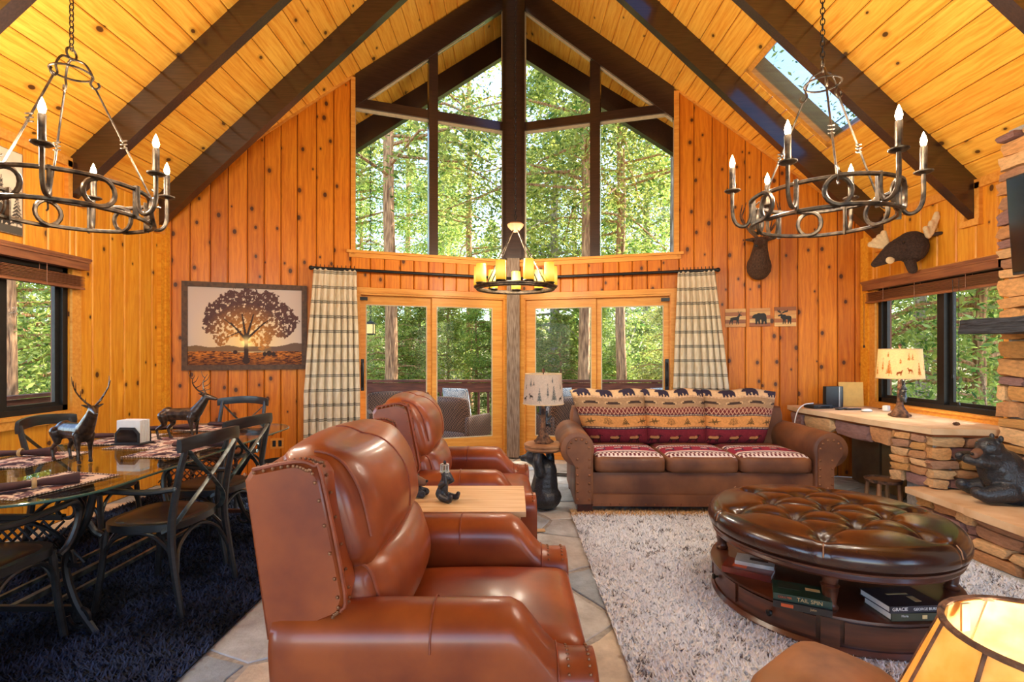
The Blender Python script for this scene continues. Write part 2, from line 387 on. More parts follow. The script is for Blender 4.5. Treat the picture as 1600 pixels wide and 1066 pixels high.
def plank(name, poly, thick, m, mat, parent, ch=.009):
    # poly (length, width) in the plank's own plane, convex, counter-clockwise; ridge chamfered
    n = len(poly); P = [Vector(p) for p in poly]; ins = []
    for i in range(n):
        a, b, c = P[i-1], P[i], P[(i+1) % n]
        d1 = (b-a).normalized(); d2 = (c-b).normalized(); n1 = Vector((-d1.y, d1.x)); n2 = Vector((-d2.y, d2.x))
        k = 1+n1.dot(n2); ins.append(b+(n1+n2)*(ch/max(k, .3)))
    v = [(p.x, p.y, 0) for p in P]+[(p.x, p.y, thick-ch) for p in P]+[(p.x, p.y, thick) for p in ins]
    f = [tuple(range(n))[::-1], tuple(range(2*n, 3*n))]
    for k in (0, n): f += [(k+i, k+(i+1) % n, k+n+(i+1) % n, k+n+i) for i in range(n)]
    me = bpy.data.meshes.new(name); me.from_pydata(v, [], f); me.update(); return ob(name, me, mat, parent, m)
def wallboard(pw, u0, u1, z0, ztop, mat, parent, d=.0, thick=.018):
    """vertical board on a prow half between u0 and u1; ztop: function of u (or number)"""
    zt = ztop if callable(ztop) else (lambda u: ztop)
    g = .003; a, b = u0+g, u1-g
    # board frame: length axis = up, width axis chosen so that normal = into the room
    ex = Vector((0, 0, 1)); ez = pw.n; ey = ez.cross(ex)
    o = pw.world((a+b)/2, z0, d); s = 1 if ey.dot(pw.e) > 0 else -1
    w = (b-a)/2; hl = zt((a+b)/2-s*w)-z0; hr = zt((a+b)/2+s*w)-z0
    if min(hl, hr) < .03: return None
    return plank('board', [(0, -w), (hl, -w), (hr, w), (0, w)], thick, frame(o, ex, ey, ez), mat, parent)

# ---------------- gable wall, two halves
WIN = {}
def gable(pw, side, x_out, x_mul, x_post, x_dout, xtrim):
    uo = pw.U(x_out); up = pw.U(x_post); um0, um1 = sorted((pw.U(x_mul[0]), pw.U(x_mul[1])))
    ud = pw.U(x_dout); ut = pw.U(xtrim); zs = 2.585; L = pw.len
    sg = pw.sg; b = MB()
    def slab(poly): b.prism([(u*sg, z) for u, z in poly], lambda p, k: (p[0], -.12*k-.002, p[1]))
    t = pw.top
    slab([(uo, 0), (L, 0), (L, t(L)), (uo, t(uo))])
    slab([(0.0, 2.13), (uo, 2.13), (uo, zs-.02), (0.0, zs-.02)])
    if ud < uo: slab([(ud, 0), (uo, 0), (uo, 2.13), (ud, 2.13)])
    slab([(uo, t(uo)-.33), (uo, t(uo)), (0, t(0)), (0, t(0)-.33)][::-1])
    w = b.build('wall_'+side, M['groove'], smooth=False, mw=pw.m); tag(w, kind='structure')
    hold = bpy.data.objects.new('tmp', None)
    inv = pw.inv
    def board(u0, u1, z0, zt):
        o = wallboard(pw, u0, u1, z0, zt, M['pine'], None)
        if o: o.parent = w; o.matrix_basis = inv @ o.matrix_basis
    # full-height boards of the wing
    u = ut; i = 0
    while u < L-.02:
        wd = random.choice((.17, .19, .19, .205)); e = min(L, u+wd)
        if L-e < .06: e = L
        board(u, e, .0, lambda q: pw.top(q)-.035); u = e
    # short boards between window sill and doors
    u = .09
    while u < ut-.03:
        e = min(ut, u+random.choice((.165, .18, .19)))
        if ut-e < .06: e = ut
        board(u, e, 2.15, zs-.055); u = e
    # rake moulding under the ceiling
    tr = MB(); q = [(ut, pw.top(ut)), (L, pw.top(L))]
    tr.prism([(q[0][0]*sg, q[0][1]-.045), (q[1][0]*sg, q[1][1]-.045), (q[1][0]*sg, q[1][1]), (q[0][0]*sg, q[0][1])], lambda p, k: (p[0], .035*k, p[1]))
    tag(tr.build('trim_rake_'+side, M['fir'], w, False), None)
    vt = MB(); vt.bb((uo*sg, 0, zs-.05), (ut*sg, .04, pw.top(ut)-.02)); vt.build('window_casing', M['fir'], w, False)
    # sill
    sl = MB(); sl.bb((.06*sg, -.10, zs-.03), ((ut+.05)*sg, .075, zs)); sl.bb((.06*sg, 0, zs-.08), ((ut+.02)*sg, .04, zs-.03))
    sl.build('window_sill', M['fir'], w, False)
    return uo, up, um0, um1, zs, w
def upper_window(n, pw, g):
    uo, up, um0, um1, zs, w = g; sg = pw.sg
    zt0, zt1 = 4.295, 4.405
    lo = lambda u: pw.top(u)-.40       # underside of the raking rafter
    b = MB()
    b.prism([(0, pw.top(0)-.02), (uo*sg, pw.top(uo)-.02), (uo*sg, lo(uo)), (0, lo(0))], lambda p, k: (p[0], (-.10, .03)[k], p[1]))
    fr = b.build('window_%d' % n, M['beam'], None, False, pw.m); tag(fr, kind='structure')
    c = MB(); c.bb((um0*sg, -.09, zs), (um1*sg, .02, lo((um0+um1)/2)+.02)); c.build('mullion', M['beam'], fr, False)
    ue = uo; # where transom meets rafter
    c = MB(); c.bb((.1*sg, -.09, zt0), (uo*sg, .012, zt1)); c.build('transom', M['beam'], fr, False)
    s = MB()
    def strip(u0, u1, z): s.bb((u0*sg, -.05, z-.028), (u1*sg, -.015, z))
    strip(up, um0, zt0); strip(um1, uo, zt0)
    for a, e in ((up, um0), (um1, uo-.02)):
        if e-a > .05:
            s.prism([(a*sg, lo(a)-.03), (e*sg, lo(e)-.03), (e*sg, lo(e)), (a*sg, lo(a))], lambda p, k: (p[0], (-.05, -.015)[k], p[1]))
    for u_, hi in ((up, lo(up)), (uo, zt0)): s.bb(((u_-.008)*sg, -.045, zs), ((u_+.008)*sg, -.02, hi))
    s.build('glazing_stop', M['stripwood'], fr, False)
    # four panes
    for a, e in ((up, um0), (um1, uo)):
        p = MB(); p.bb((a*sg, -.062, zs), (e*sg, -.055, zt0)); p.build('pane', M['glass'], fr, False)
        e2 = e
        if lo(e) < zt1: # rafter drops below the transom before e
            e2 = a+(e-a)*(lo(a)-zt1)/(lo(a)-lo(e))
        poly = [(a*sg, zt1), (e2*sg, zt1), (e2*sg, max(lo(e2), zt1+.002)), (a*sg, lo(a))]
        p = MB(); p.prism(poly, lambda q, k: (q[0], (-.062, -.055)[k], q[1])); p.build('pane', M['glass'], fr, False)
    return fr
gl = gable(PLW, 'back_left', 555, (670, 684), 786, 553, 548)
gr = gable(PRW, 'back_right', 1053, (922, 938), 820, 1057, 1061)
upper_window(1, PLW, gl); upper_window(2, PRW, gr)

# ---------------- centre post
b = MB(); b.box((AP.x, 6.70, (2.6+6.2)/2), (.20, .20, 3.6)); b.box((AP.x-.115, 6.745, 4.4), (.06, .10, 3.6)); b.box((AP.x+.115, 6.745, 4.4), (.06, .10, 3.6))
post = tag(b.build('trim_1', M['beam'], None, False), kind='structure')
b = MB(); b.box((AP.x-.005, 6.70, 1.31), (.165, .17, 2.58)); tag(b.build('trim_2', M['post_grey'], None, False), kind='structure')
b = MB(); b.box((AP.x-.005, 6.67, 2.3), (.012, .14, .22)); b.build('dark_joint', M['beam'], bpy.data.objects['trim_2'], False)

# ---------------- sliding doors
def door(n, pw, xs, x_handle, x_lock):
    # xs: casing-centre, frame-centre, glassA0, glassA1, glassB0, glassB1, frame-out, casing-out
    u = [pw.U(x) for x in xs]; sg = pw.sg; zt = 2.153
    b = MB()
    def bx(u0, u1, z0, z1, d0, d1): b.bb((u0*sg, d0, z0), (u1*sg, d1, z1))
    bx(u[0], u[1], 0, zt, -.10, .035); bx(u[6], u[7], 0, zt, -.10, .035); bx(u[0], u[7], zt-.065, zt, -.10, .036); bx(u[0], u[7], 0, .055, -.12, .04)
    for k, uu in enumerate((u[1], u[6])): bx(uu-.012, uu+.012, .05, zt-.065, -.02, .02)
    bx(u[1], u[6], zt-.085, zt-.065, -.03, .02)
    d = b.build('door_%d' % n, M['fir'], None, False, pw.m); tag(d, kind='structure')
    gz0, gz1 = .29, 1.955
    for k, (a0, a1, s0, s1, dd) in enumerate(((u[1], (u[3]+u[4])/2, u[2], u[3], -.03), ((u[3]+u[4])/2-.01, u[6], u[4], u[5], -.065))):
        p = MB(); T = .035
        for q in ((a0, s0, .055, zt-.08), (s1, a1, .055, zt-.08), (s0, s1, .055, gz0), (s0, s1, gz1, zt-.08)):
            p.bb((q[0]*sg, dd-T, q[2]), (q[1]*sg, dd, q[3]))
        sash = p.build('sash', M['fir'], d, False)
        g = MB(); g.bb((s0*sg, dd-.022, gz0), (s1*sg, dd-.016, gz1)); g.build('pane', M['glass'], sash, False)
        e = MB(); w = .006
        for q in ((s0-w, s0+w, gz0, gz1), (s1-w, s1+w, gz0, gz1), (s0, s1, gz0-w, gz0+w), (s0, s1, gz1-w, gz1+w)):
            e.bb((q[0]*sg, dd-.01, q[2]), (q[1]*sg, dd+.003, q[3]))
        e.build('glazing_bead', M['stripwood'], sash, False)
    uh = pw.U(x_handle); h = MB(); h.bb(((uh-.022)*sg, -.02, .92), ((uh+.022)*sg, -.004, 1.30))
    h.tube([(uh*sg, -.01, .97), (uh*sg-.0, .05, 1.0), (uh*sg, .075, 1.1), (uh*sg, .05, 1.2), (uh*sg, -.01, 1.25)], .012, 8); h.build('door_handle', M['blackiron'], d)
    ul = pw.U(x_lock); h = MB(); h.bb(((ul-.06)*sg, .0, 2.0), ((ul+.04)*sg, .03, 2.04)); h.build('latch', M['blackiron'], d, False)
    return d
door(1, PLW, (795, 787, 770, 683.5, 668, 573, 562, 553), 566, 566)
door(2, PRW, (811, 820, 836, 923, 939, 1036, 1048, 1058), 1042, 1041)

# ---------------- side walls
def holes_wall(name, X, inward, ya, yb, ztop, holes, mat=None):
    """wall on plane X, thickness outward; holes: (y0,y1,z0,z1) sorted by y"""
    b = MB(); o = -inward*.14; y = ya
    for (h0, h1, z0, z1) in holes+[(yb, yb, 0, 0)]:
        if h0 > y: b.bb((X, y, -.12), (X+o, h0, ztop))
        if h1 > h0: b.bb((X, h0, -.12), (X+o, h1, z0)); b.bb((X, h0, z1), (X+o, h1, ztop))
        y = h1
    return tag(b.build(name, M['groove'], None, False), kind='structure')
WL = (2.35, 4.25, .90, 2.08); WRt = (4.0, 5.42, .86, 2.06)
wl = holes_wall('wall_left', XL, 1, YREAR, 5.47, 3.30, [(-2.6, .3, .6, 2.3), WL])  # near hole: unseen opening added to let daylight in
wr = holes_wall('wall_right', XR, -1, YREAR, 5.70, 3.10, [(-2.6, -.3, .6, 2.3), WRt])  # near hole again an unseen opening, added for daylight
def side_boards(parent, X, inward, ya, yb, hole, mat):
    zt = zceil(X)-.03; y = yb
    while y > ya+.02:
        wd = random.choice((.17, .19, .2)); e = max(ya, y-wd)
        spans = [(0, zt)]
        if e < hole[1]-.001 and y > hole[0]+.001:
            if y > hole[1]+.02: e = hole[1]
            elif e < hole[0]: e = hole[0]
            if y <= hole[1]+.02: spans = [(0, hole[2]), (hole[3], zt)]
        for z0, z1 in spans:
            ex = Vector((0, 0, 1)); ez = Vector((inward, 0, 0)); ey = ez.cross(ex); w = (y-e)/2-.003
            plank('board', [(0, -w), (z1-z0, -w), (z1-z0, w), (0, w)], .018, frame((X, (y+e)/2, z0), ex, ey, ez), mat, parent)
        y = e
side_boards(wl, XL, 1, 1.9, 5.42, WL, M['pine_gold'])
side_boards(wr, XR, -1, 3.3, 5.64, WRt, M['pine_gold'])
b = MB(); b.bb((XL+.018, -3, zceil(XL)-.09), (XL+.05, 5.4, zceil(XL)-.015)); b.build('cornice', M['fir'], wl, False)
b = MB(); b.bb((XR-.018, -3, zceil(XR)-.09), (XR-.05, 5.62, zceil(XR)-.015)); b.build('cornice', M['fir'], wr, False)
b = MB(); b.bb((XL+.018, 5.30, 0), (XL+.055, 5.40, zceil(XL)-.3)); b.bb((XL+.018, 5.36, 0), (XL+.07, 5.43, zceil(XL)-.3)); b.build('corner_trim', M['pine_gold'], wl, False)
b = MB(); b.bb((XR-.018, 5.5, 0), (XR-.055, 5.62, zceil(XR)-.2)); b.build('corner_trim', M['pine_gold'], wr, False)
# rear wall (behind the viewer) with a wide unglazed opening, added to let sky light in
b = MB(); Y0, Y1 = YREAR-.14, YREAR
b.bb((XL-.14, Y0, -.12), (-2.9, Y1, 3.3)); b.bb((2.9, Y0, -.12), (XR+.14, Y1, 3.1)); b.bb((-2.9, Y0, -.12), (2.9, Y1, .3))
b.prism([(-3.5, 3.0), (3.6, 3.0), (3.6, 3.15), (0, 6.5), (-3.5, 3.2)], lambda p, k: (p[0], (Y0, Y1)[k], p[1]))
tag(b.build('wall_rear', M['pine_gold'], None, False), kind='structure')

# ---------------- roof, ceiling boards, skylights
ROW = .19
def yedge(X): return 8.07-.50*abs(X)
SKY = [(17, 23, 4.47, 5.17, 1), (5, 11, 4.47, 5.17, 1)]
def roofside(sg):
    XE = XR if sg > 0 else -XL
    o = Vector((0, 0, ZR)); ex = Vector((sg, 0, -PITCH)).normalized(); ey = Vector((0, 1, 0)); ez = Vector((sg*PITCH, 0, 1)).normalized()
    smax = (XE+.5)*SEC; nrow = int(XE*SEC/ROW)+1
    b = MB()
    def slab(s0, s1, y0, y1a, y1b):
        P = [(s0, y0), (s1, y0), (s1, y1b), (s0, y1a)]
        v = [o+ex*p[0]+ey*p[1]+ez*h for h in (.02, .16) for p in P]; b.add(v, [(3, 2, 1, 0), (4, 5, 6, 7), (0, 1, 5, 4), (1, 2, 6, 5), (2, 3, 7, 6), (3, 0, 4, 7)])
    ye = lambda s: yedge(s/SEC)+.05
    cuts = [0, smax]
    if sg > 0: cuts = [0, 5*ROW, 11*ROW, 17*ROW, 23*ROW, smax]
    for i in range(len(cuts)-1):
        a, c = cuts[i], cuts[i+1]
        if sg > 0 and i in (1, 3): slab(a, c, YREAR-.4, 4.47, 4.47); slab(a, c, 5.42, ye(a), ye(c))
        else: slab(a, c, YREAR-.4, ye(a), ye(c))
    ce = tag(b.build('ceiling_%s' % ('right' if sg > 0 else 'left'), M['groove'], None, False), kind='structure')
    for r in range(nrow):
        s0, s1 = r*ROW, min((r+1)*ROW, XE*SEC+.02)
        spans = [(-.4, None)]
        if sg > 0:
            for (a, c, y0, y1, _) in SKY:
                if a <= r < c: spans = [(-.4, y0), (y1, None)]
        for y0, y1 in spans:
            ea = yedge(s0/SEC) if y1 is None else y1; eb = yedge(s1/SEC) if y1 is None else y1
            g = .0025
            # local length axis = Y ; width axis = down slope ; normal = into the room
            N = -ez; LX = ey; WY = N.cross(LX); k = 1 if WY.dot(ex) > 0 else -1
            poly = [(0, k*(s0+g)), (ea-y0, k*(s0+g)), (eb-y0, k*(s1-g)), (0, k*(s1-g))]
            A = sum(poly[i][0]*poly[(i+1) % 4][1]-poly[(i+1) % 4][0]*poly[i][1] for i in range(4))
            if A < 0: poly = poly[::-1]
            mid = k*(s0+s1)/2; poly = [(p[0], p[1]-mid) for p in poly]
            plank('board', poly, .019, frame(o+LX*y0+WY*mid, LX, WY, N), M['pine_ceil'], ce)
    # rafters
    for y in (5.28, 4.245, 2.95, 1.6):
        D = .235; sA, sB = .05, XE*SEC
        P = [(0, 0), (sB, 0), (sB, -D*.0-.0), (0, 0)]
        bm = MB(); low = XE
        poly = [(0, ZR-.02), (XE, zceil(XE)-.02), (XE, zceil(XE)-.02-D*SEC), (0, ZR-.02-D*SEC)]
        bm.prism([(p[0]*sg, p[1]) for p in poly], lambda p, q: (p[0], (y, y+.09)[q], p[1]))
        tag(bm.build('trim_%d' % {5.28: 3, 4.245: 4, 2.95: 5, 1.6: 6}[y] if sg > 0 else 'trim_%d' % {5.28: 7, 4.245: 8, 2.95: 9, 1.6: 10}[y], M['beam'], None, False), kind='structure')
        t = MB(); zb = zceil(XE)-.02-D*SEC
        t.bb((sg*(XE-.018), y-.05, zb-.05), (sg*(XE-.06), y+.13, zb)); t.bb((sg*(XE-.018), y-.045, zb), (sg*(XE-.05), y-.002, zb+.3)); t.bb((sg*(XE-.018), y+.092, zb), (sg*(XE-.05), y+.13, zb+.3))
        t.build('rafter_pocket_trim', M['fir'], wr if sg > 0 else wl, False)
    # prow rafter outside, under the eave edge
    q = MB(); X2 = 4.3*sg
    for (Xa, Xb) in ((0, X2),):
        v = []
        for dy in (-.12, -.02):
            for X in (Xa, Xb):
                for dz in (-.03, -.36): v.append((X, yedge(X)+dy, zceil(X)+dz))
        q.add(v, [(0, 1, 3, 2), (4, 6, 7, 5), (0, 4, 5, 1), (2, 3, 7, 6), (0, 2, 6, 4), (1, 5, 7, 3)])
    tag(q.build('trim_%d' % (11 if sg > 0 else 12), M['beam'], None, False), kind='structure')
    return ce, o, ex, ey, ez
roofside(-1)
ce, o_, ex_, ey_, ez_ = roofside(1)
for n, (a, c, y0, y1, _) in enumerate(SKY):
    sk = MB(); s0, s1 = a*ROW, c*ROW
    def P(s, y, h): return o_+ex_*s+ey_*y+ez_*h
    for (p, q, r, t_) in (((s0, y0), (s1, y0), 0, .03), ((s0, y1-.05), (s1, y1-.05), 0, .05), ((s0, y0), (s0, y1), .05, 0), ((s1-.05, y0), (s1-.05, y1), .05, 0)):
        A = [P(p[0], p[1], -.015), P(p[0]+r, p[1]+t_, -.015), P(q[0]+r, q[1]+t_, -.015), P(q[0], q[1], -.015)]
        Bv = [v+ez_*.2 for v in A]; sk.add(A+Bv, [(0, 1, 2, 3), (7, 6, 5, 4), (0, 4, 5, 1), (1, 5, 6, 2), (2, 6, 7, 3), (3, 7, 4, 0)])
    w = tag(sk.build('window_%d' % (3+n), M['fir'], None, False), kind='structure')
    g = MB(); g.add([P(s0, y0, .035), P(s1, y0, .035), P(s1, y1, .035), P(s0, y1, .035), P(s0, y0, .045), P(s1, y0, .045), P(s1, y1, .045), P(s0, y1, .045)],
                    [(0, 1, 2, 3), (7, 6, 5, 4), (0, 4, 5, 1), (1, 5, 6, 2), (2, 6, 7, 3), (3, 7, 4, 0)]); g.build('pane', M['skyglass'], w, False)
b = MB(); b.bb((-.07, YREAR, ZR-.38), (.07, 8.0, ZR-.06)); tag(b.build('trim_13', M['beam'], None, False), kind='structure')

# ---------------- side windows
def slider(n, X, inw, hole, ymul, mat, parent):
    y0, y1, z0, z1 = hole; b = MB(); s = -inw
    def bx(a0, a1, c0, c1, d0, d1): b.bb((X+s*d0, a0, c0), (X+s*d1, a1, c1))
    w = .045
    bx(y0, y1, z0, z0+w, .0, .09); bx(y0, y1, z1-w, z1, .0, .09); bx(y0, y0+w, z0, z1, 0, .09); bx(y1-w, y1, z0, z1, 0, .09); bx(ymul-.03, ymul+.03, z0, z1, .01, .08)
    fr = tag(b.build('window_%d' % n, mat, None, False), kind='structure')
    for k, (a, c, d) in enumerate(((ymul+.03, y1-w, .03), (y0+w, ymul-.03, .06))):
        sh = MB(); t = .04
        for q in ((a, a+t, z0+w, z1-w), (c-t, c, z0+w, z1-w), (a+t, c-t, z0+w, z0+w+.03), (a+t, c-t, z1-w-.03, z1-w)):
            sh.bb((X+s*d, q[0], q[2]), (X+s*(d+.025), q[1], q[3]))
        sa = sh.build('sash', mat, fr, False)
        g = MB(); g.bb((X+s*(d+.01), a+t, z0+w+.03), (X+s*(d+.015), c-t, z1-w-.03)); g.build('pane', M['glass'], sa, False)
    c = MB(); i = inw
    c.bb((X+i*.018, y0-.09, z0-.09), (X+i*.05, y1+.09, z0-.01)); c.bb((X+i*.018, y0-.09, z1), (X+i*.04, y1+.09, z1+.10))
    c.bb((X+i*.018, y0-.09, z0-.02), (X+i*.04, y0, z1)); c.bb((X+i*.018, y1, z0-.02), (X+i*.04, y1+.09, z1)); c.bb((X-i*.05, y0, z0-.025), (X+i*.06, y1, z0-.002))
    c.build('window_casing', M['fir'], fr, False)
    return fr
slider(5, XL, 1, WL, 3.70, M['bronze'], wl)
slider(6, XR, -1, WRt, 4.64, M['bronze'], wr)

# ---------------- floor: flagstones in grout
b = MB(); b.bb((XL-.1, YREAR, -.14), (XR+.1, 5.3, -.006)); b.prism([(XL-.1, 5.3), (XR+.1, 5.3), (XR+.1, 5.6), (0, 6.75), (XL-.1, 5.4)], lambda p, k: (p[0], p[1], (-.14, -.006)[k]))
fl = tag(b.build('floor', M['grout'], None, False), kind='structure')
def clip(poly, p, n):
    out = []
    for i in range(len(poly)):
        a, c = poly[i], poly[(i+1) % len(poly)]; da = (a-p).dot(n); dc = (c-p).dot(n)
        if da <= 0: out.append(a)
        if da*dc < 0: out.append(a.lerp(c, da/(da-dc)))
    return out
pts = []
for i in range(16):
    for j in range(14):
        pts.append(Vector((XL+.25+i*.5+random.uniform(-.19, .19)+(.25 if j % 2 else 0), .1+j*.5+random.uniform(-.19, .19))))
CPOLY = [Vector((XL, -.2)), Vector((XR, -.2)), Vector((XR, 5.62)), Vector((.02, 6.74)), Vector((XL, 5.4))]
for p in pts:
    poly = CPOLY
    for q in pts:
        if q is not p and (q-p).length < 1.5: poly = clip(poly, (p+q)/2, (q-p))
        if len(poly) < 3: break
    if len(poly) < 3: continue
    c = sum(poly, Vector((0, 0)))/len(poly); ins = [v+(c-v)*(.013/max((c-v).length, .05)) for v in poly]
    ar = sum(ins[i].x*ins[(i+1) % len(ins)].y-ins[(i+1) % len(ins)].x*ins[i].y for i in range(len(ins)))/2
    if abs(ar) < .02: continue
    if ar < 0: ins = ins[::-1]
    rg = []
    for i in range(len(ins)):
        a, d = ins[i], ins[(i+1) % len(ins)]; nn = (d-a); nn = Vector((nn.y, -nn.x)).normalized()
        rg.append(a)
        if (d-a).length > .15: rg.append((a+d)/2+nn*random.uniform(-.02, .004))
    plank('flagstone', [tuple(v-c) for v in rg], .012+random.uniform(0, .005), frame((c.x, c.y, -.014), (1, 0, 0), (0, 1, 0), (0, 0, 1)), M['flag'], fl, ch=.004)

# ================================================================ OUTSIDE
deck = MB(); deck.bb((-8, 5.0, -.35), (8, 9.4, -.16)); dk = tag(deck.build('deck', M['greywood'], None, False), kind='structure')
for i in range(26):
    y = 5.9+i*.14
    if y > 9.3: break
    plank('deck_board', [(-7, -.065), (7, -.065), (7, .065), (-7, .065)], .03, frame((0, y, -.16), (1, 0, 0), (0, 1, 0), (0, 0, 1)), M['greywood'], dk)
b = MB(); b.bb((-8, -4, -.35), (XL-.2, 5.0, -.16)); tag(b.build('side_deck', M['greywood'], None, False), kind='structure')
def railing(p0, p1, label, n, flip=False):
    p0 = Vector(p0); p1 = Vector(p1); L = (p1-p0).length; a = math.atan2((p1-p0).y, (p1-p0).x)
    r = thing('deck_railing', p0, label, 'railing', a)
    c = MB(); c.bb((0, -.07, .98), (L, .07, 1.02)); c.bb((0, -.02, .80), (L, .02, .965)); c.build('top_rail', M['deckwood'], r, False)
    c = MB(); c.bb((0, -.02, .1), (L, .02, .19)); c.build('bottom_rail', M['deckwood'], r, False)
    me = MB(); me.bb((-.045, -.045, 0), (.045, .045, .98)); me = me.mesh('post', False); me.materials.append(M['deckwood'])
    k = int(L/1.7)
    for i in range(k+1): ob('post', me, None, r, Matrix.Translation((L*i/k, .045, 0)))
    me = MB(); me.bb((-.02, -.02, .1), (.02, .02, .9)); me = me.mesh('picket', False); me.materials.append(M['deckwood'])
    k = int(L/.17)
    for i in range(k): ob('picket', me, None, r, Matrix.Translation((L*(i+.5)/k, .03, 0)))
    return r
railing((-6.0, 9.2, -.13), (6.0, 9.2, -.13), 'reddish wooden deck railing beyond the glass doors', 1)
railing((-6.0, 2.4, -.16), (-6.0, 9.1, -.16), 'wooden deck railing outside the left window', 2)
# ground that climbs away from the house
gx = np.linspace(-60, 60, 61); gy = np.linspace(-20, 90, 61)
b = MB(); v = []
for y in gy:
    for x in gx:
        d = max(0, math.hypot(x*.75, max(0, y-9))-9); v.append((x, y, -2.2+.13*d+.5*math.sin(x*.31)*math.cos(y*.27)-.02*max(0, -x)))
b.add(v, [(j*61+i, j*61+i+1, (j+1)*61+i+1, (j+1)*61+i) for j in range(60) for i in range(60)])
M['ground'] = plain('forest_floor', lin(150, 120, 82), .95, c2=lin(92, 96, 50), scale=.8, detail=8, bmp=.3)
tag(b.build('ground', M['ground'], None), kind='structure')
def gz(x, y): d = max(0, math.hypot(x*.75, max(0, y-9))-9); return -2.2+.13*d+.5*math.sin(x*.31)*math.cos(y*.27)-.02*max(0, -x)

# ---------------- forest
m, t, b_, o = newmat('leaf'); a = nd(t, 'Attribute', attribute_name='Col'); oi = nd(t, 'ObjectInfo')
hs = nd(t, 'HueSaturation', {'Hue': math_(t, 'MULTIPLY_ADD', oi.outputs['Random'], .05, .475), 'Value': math_(t, 'MULTIPLY_ADD', oi.outputs['Random'], .4, .85), 'Color': a.outputs[0]})
t.links.new(hs.outputs[0], b_.inputs['Base Color']); b_.inputs['Roughness'].default_value = .5
tl = nd(t, 'BsdfTranslucent', {0: hs.outputs[0]}); mx = nd(t, 'MixShader', {0: .5, 1: b_.outputs[0], 2: tl.outputs[0]}); t.links.new(mx.outputs[0], o.inputs[0]); M['leaf'] = m
def leafmesh(name, centers, size, rs, aspect=.34, droop=.35, cA=(.06, .15, .02), cB=(.70, .73, .17)):
    n = len(centers); P = np.asarray(centers, float)
    d = rs.normal(size=(n, 3)); d[:, 2] = d[:, 2]*.55-droop; d /= np.linalg.norm(d, axis=1)[:, None]
    s = rs.normal(size=(n, 3)); s -= d*(s*d).sum(1)[:, None]; s /= np.linalg.norm(s, axis=1)[:, None]
    L = (size*rs.uniform(.55, 1.4, n))[:, None]; q = L*aspect*.5
    V = np.stack([P, P+d*L*.5+s*q, P+d*L, P+d*L*.5-s*q], 1).reshape(-1, 3)
    me = bpy.data.meshes.new(name); F = np.arange(4*n).reshape(-1, 4)
    me.from_pydata(V.tolist(), [], F.tolist()); me.update()
    w = np.clip(rs.normal(.45, .28, n), 0, 1)[:, None]; c = np.array(cA)*(1-w)+np.array(cB)*w
    colattr(me, np.repeat(c, 4, 0)); me.materials.append(M['leaf']); return me
def conifer_parts(seed, H, R, z0, nb, per, leaf, trunk_r, bark):
    per = int(per*1.35); leaf *= .66
    rs = np.random.default_rng(seed); C = []; br = MB()
    for i in range(nb):
        f = (i+.5)/nb; z = z0+(H-z0)*f**.95; ang = rs.uniform(0, 2*PI); ln = R*(1-f)**.75*rs.uniform(.6, 1.1)+.25
        dz = rs.uniform(-.35, .15)*ln; tip = np.array([math.cos(ang)*ln, math.sin(ang)*ln, z+dz]); base = np.array([0, 0, z])
        mid = (base+tip)/2+np.array([0, 0, .12*ln])
        br.tube([base, mid, tip], [.05*trunk_r/.25+.012, .028, .01], 5)
        k = per
        tt = rs.uniform(.12, 1, k)**.75; cc = base*(1-tt[:, None])**2+2*mid*(tt*(1-tt))[:, None]+tip*(tt**2)[:, None]
        sp = .10+.22*ln*(1-.45*tt)
        cc = cc+rs.normal(size=(k, 3))*np.stack([sp, sp, sp*.42], 1); cc[:, 2] -= .08*ln*np.abs(rs.normal(size=k)); C.append(cc)
    leafs = leafmesh('foliage', np.concatenate(C), leaf, rs)
    tk = MB(); zz = np.linspace(0, H*.97, 14)
    tk.tube([(rs.normal()*.03, rs.normal()*.03, z-.4) for z in zz], [trunk_r*(1-.85*z/H)+.012 for z in zz], 12)
    br_me = br.mesh('branches'); br_me.materials.append(bark); tk_me = tk.mesh('trunk'); tk_me.materials.append(bark)
    return leafs, tk_me, br_me
KINDS = [conifer_parts(11, 17, 3.2, 2.2, 90, 330, .20, .26, M['treebark']),
         conifer_parts(12, 21, 2.9, 5.5, 80, 330, .20, .30, M['treebark']),
         conifer_parts(13, 14, 3.6, 1.0, 80, 380, .20, .22, M['treebark_grey']),
         conifer_parts(14, 9, 2.6, .4, 70, 300, .17, .12, M['treebark']),
         conifer_parts(15, 22, 3.0, 7.0, 75, 330, .20, .145, M['treebark']),
         conifer_parts(16, 22, 3.0, 9.5, 70, 330, .20, .15, M['treebark_grey'])]
def tree(kind, x, y, rz, sc, label, group=None):
    r = thing('conifer_tree', (x, y, gz(x, y)), label, 'tree', rz, group)
    lf, tk, br = KINDS[kind]
    for nme, me in (('foliage', lf), ('trunk', tk), ('branches', br)):
        o = ob(nme, me, None, r)
    r.scale = (sc, sc, sc); return r
def tp(px, Y): return ((px-CX)/FPX*Y, Y)
near = [(4, 610, 11.2, 'reddish trunked conifer straight outside the left half of the glass wall'),
        (4, 733, 18.5, 'slim tall pine seen left of the dark centre post'),
        (4, 914, 11.8, 'conifer whose dark trunk shows in the inner pane of the right glass door'),
        (4, 970, 13.5, 'conifer whose trunk shows in the outer pane of the right glass door'),
        (5, 1055, 10.6, 'pale barked conifer at the right edge of the upper window'),
        (0, 545, 17.5, 'dense conifer at the left edge of the upper window'),
        (2, 866, 16.5, 'bright green conifer right of the dark centre post'),
        (2, 1010, 18.0, 'sunlit bushy conifer behind the outer pane of the right door'),
        (2, 690, 24.0, 'sunlit conifer far behind the left glass door')]
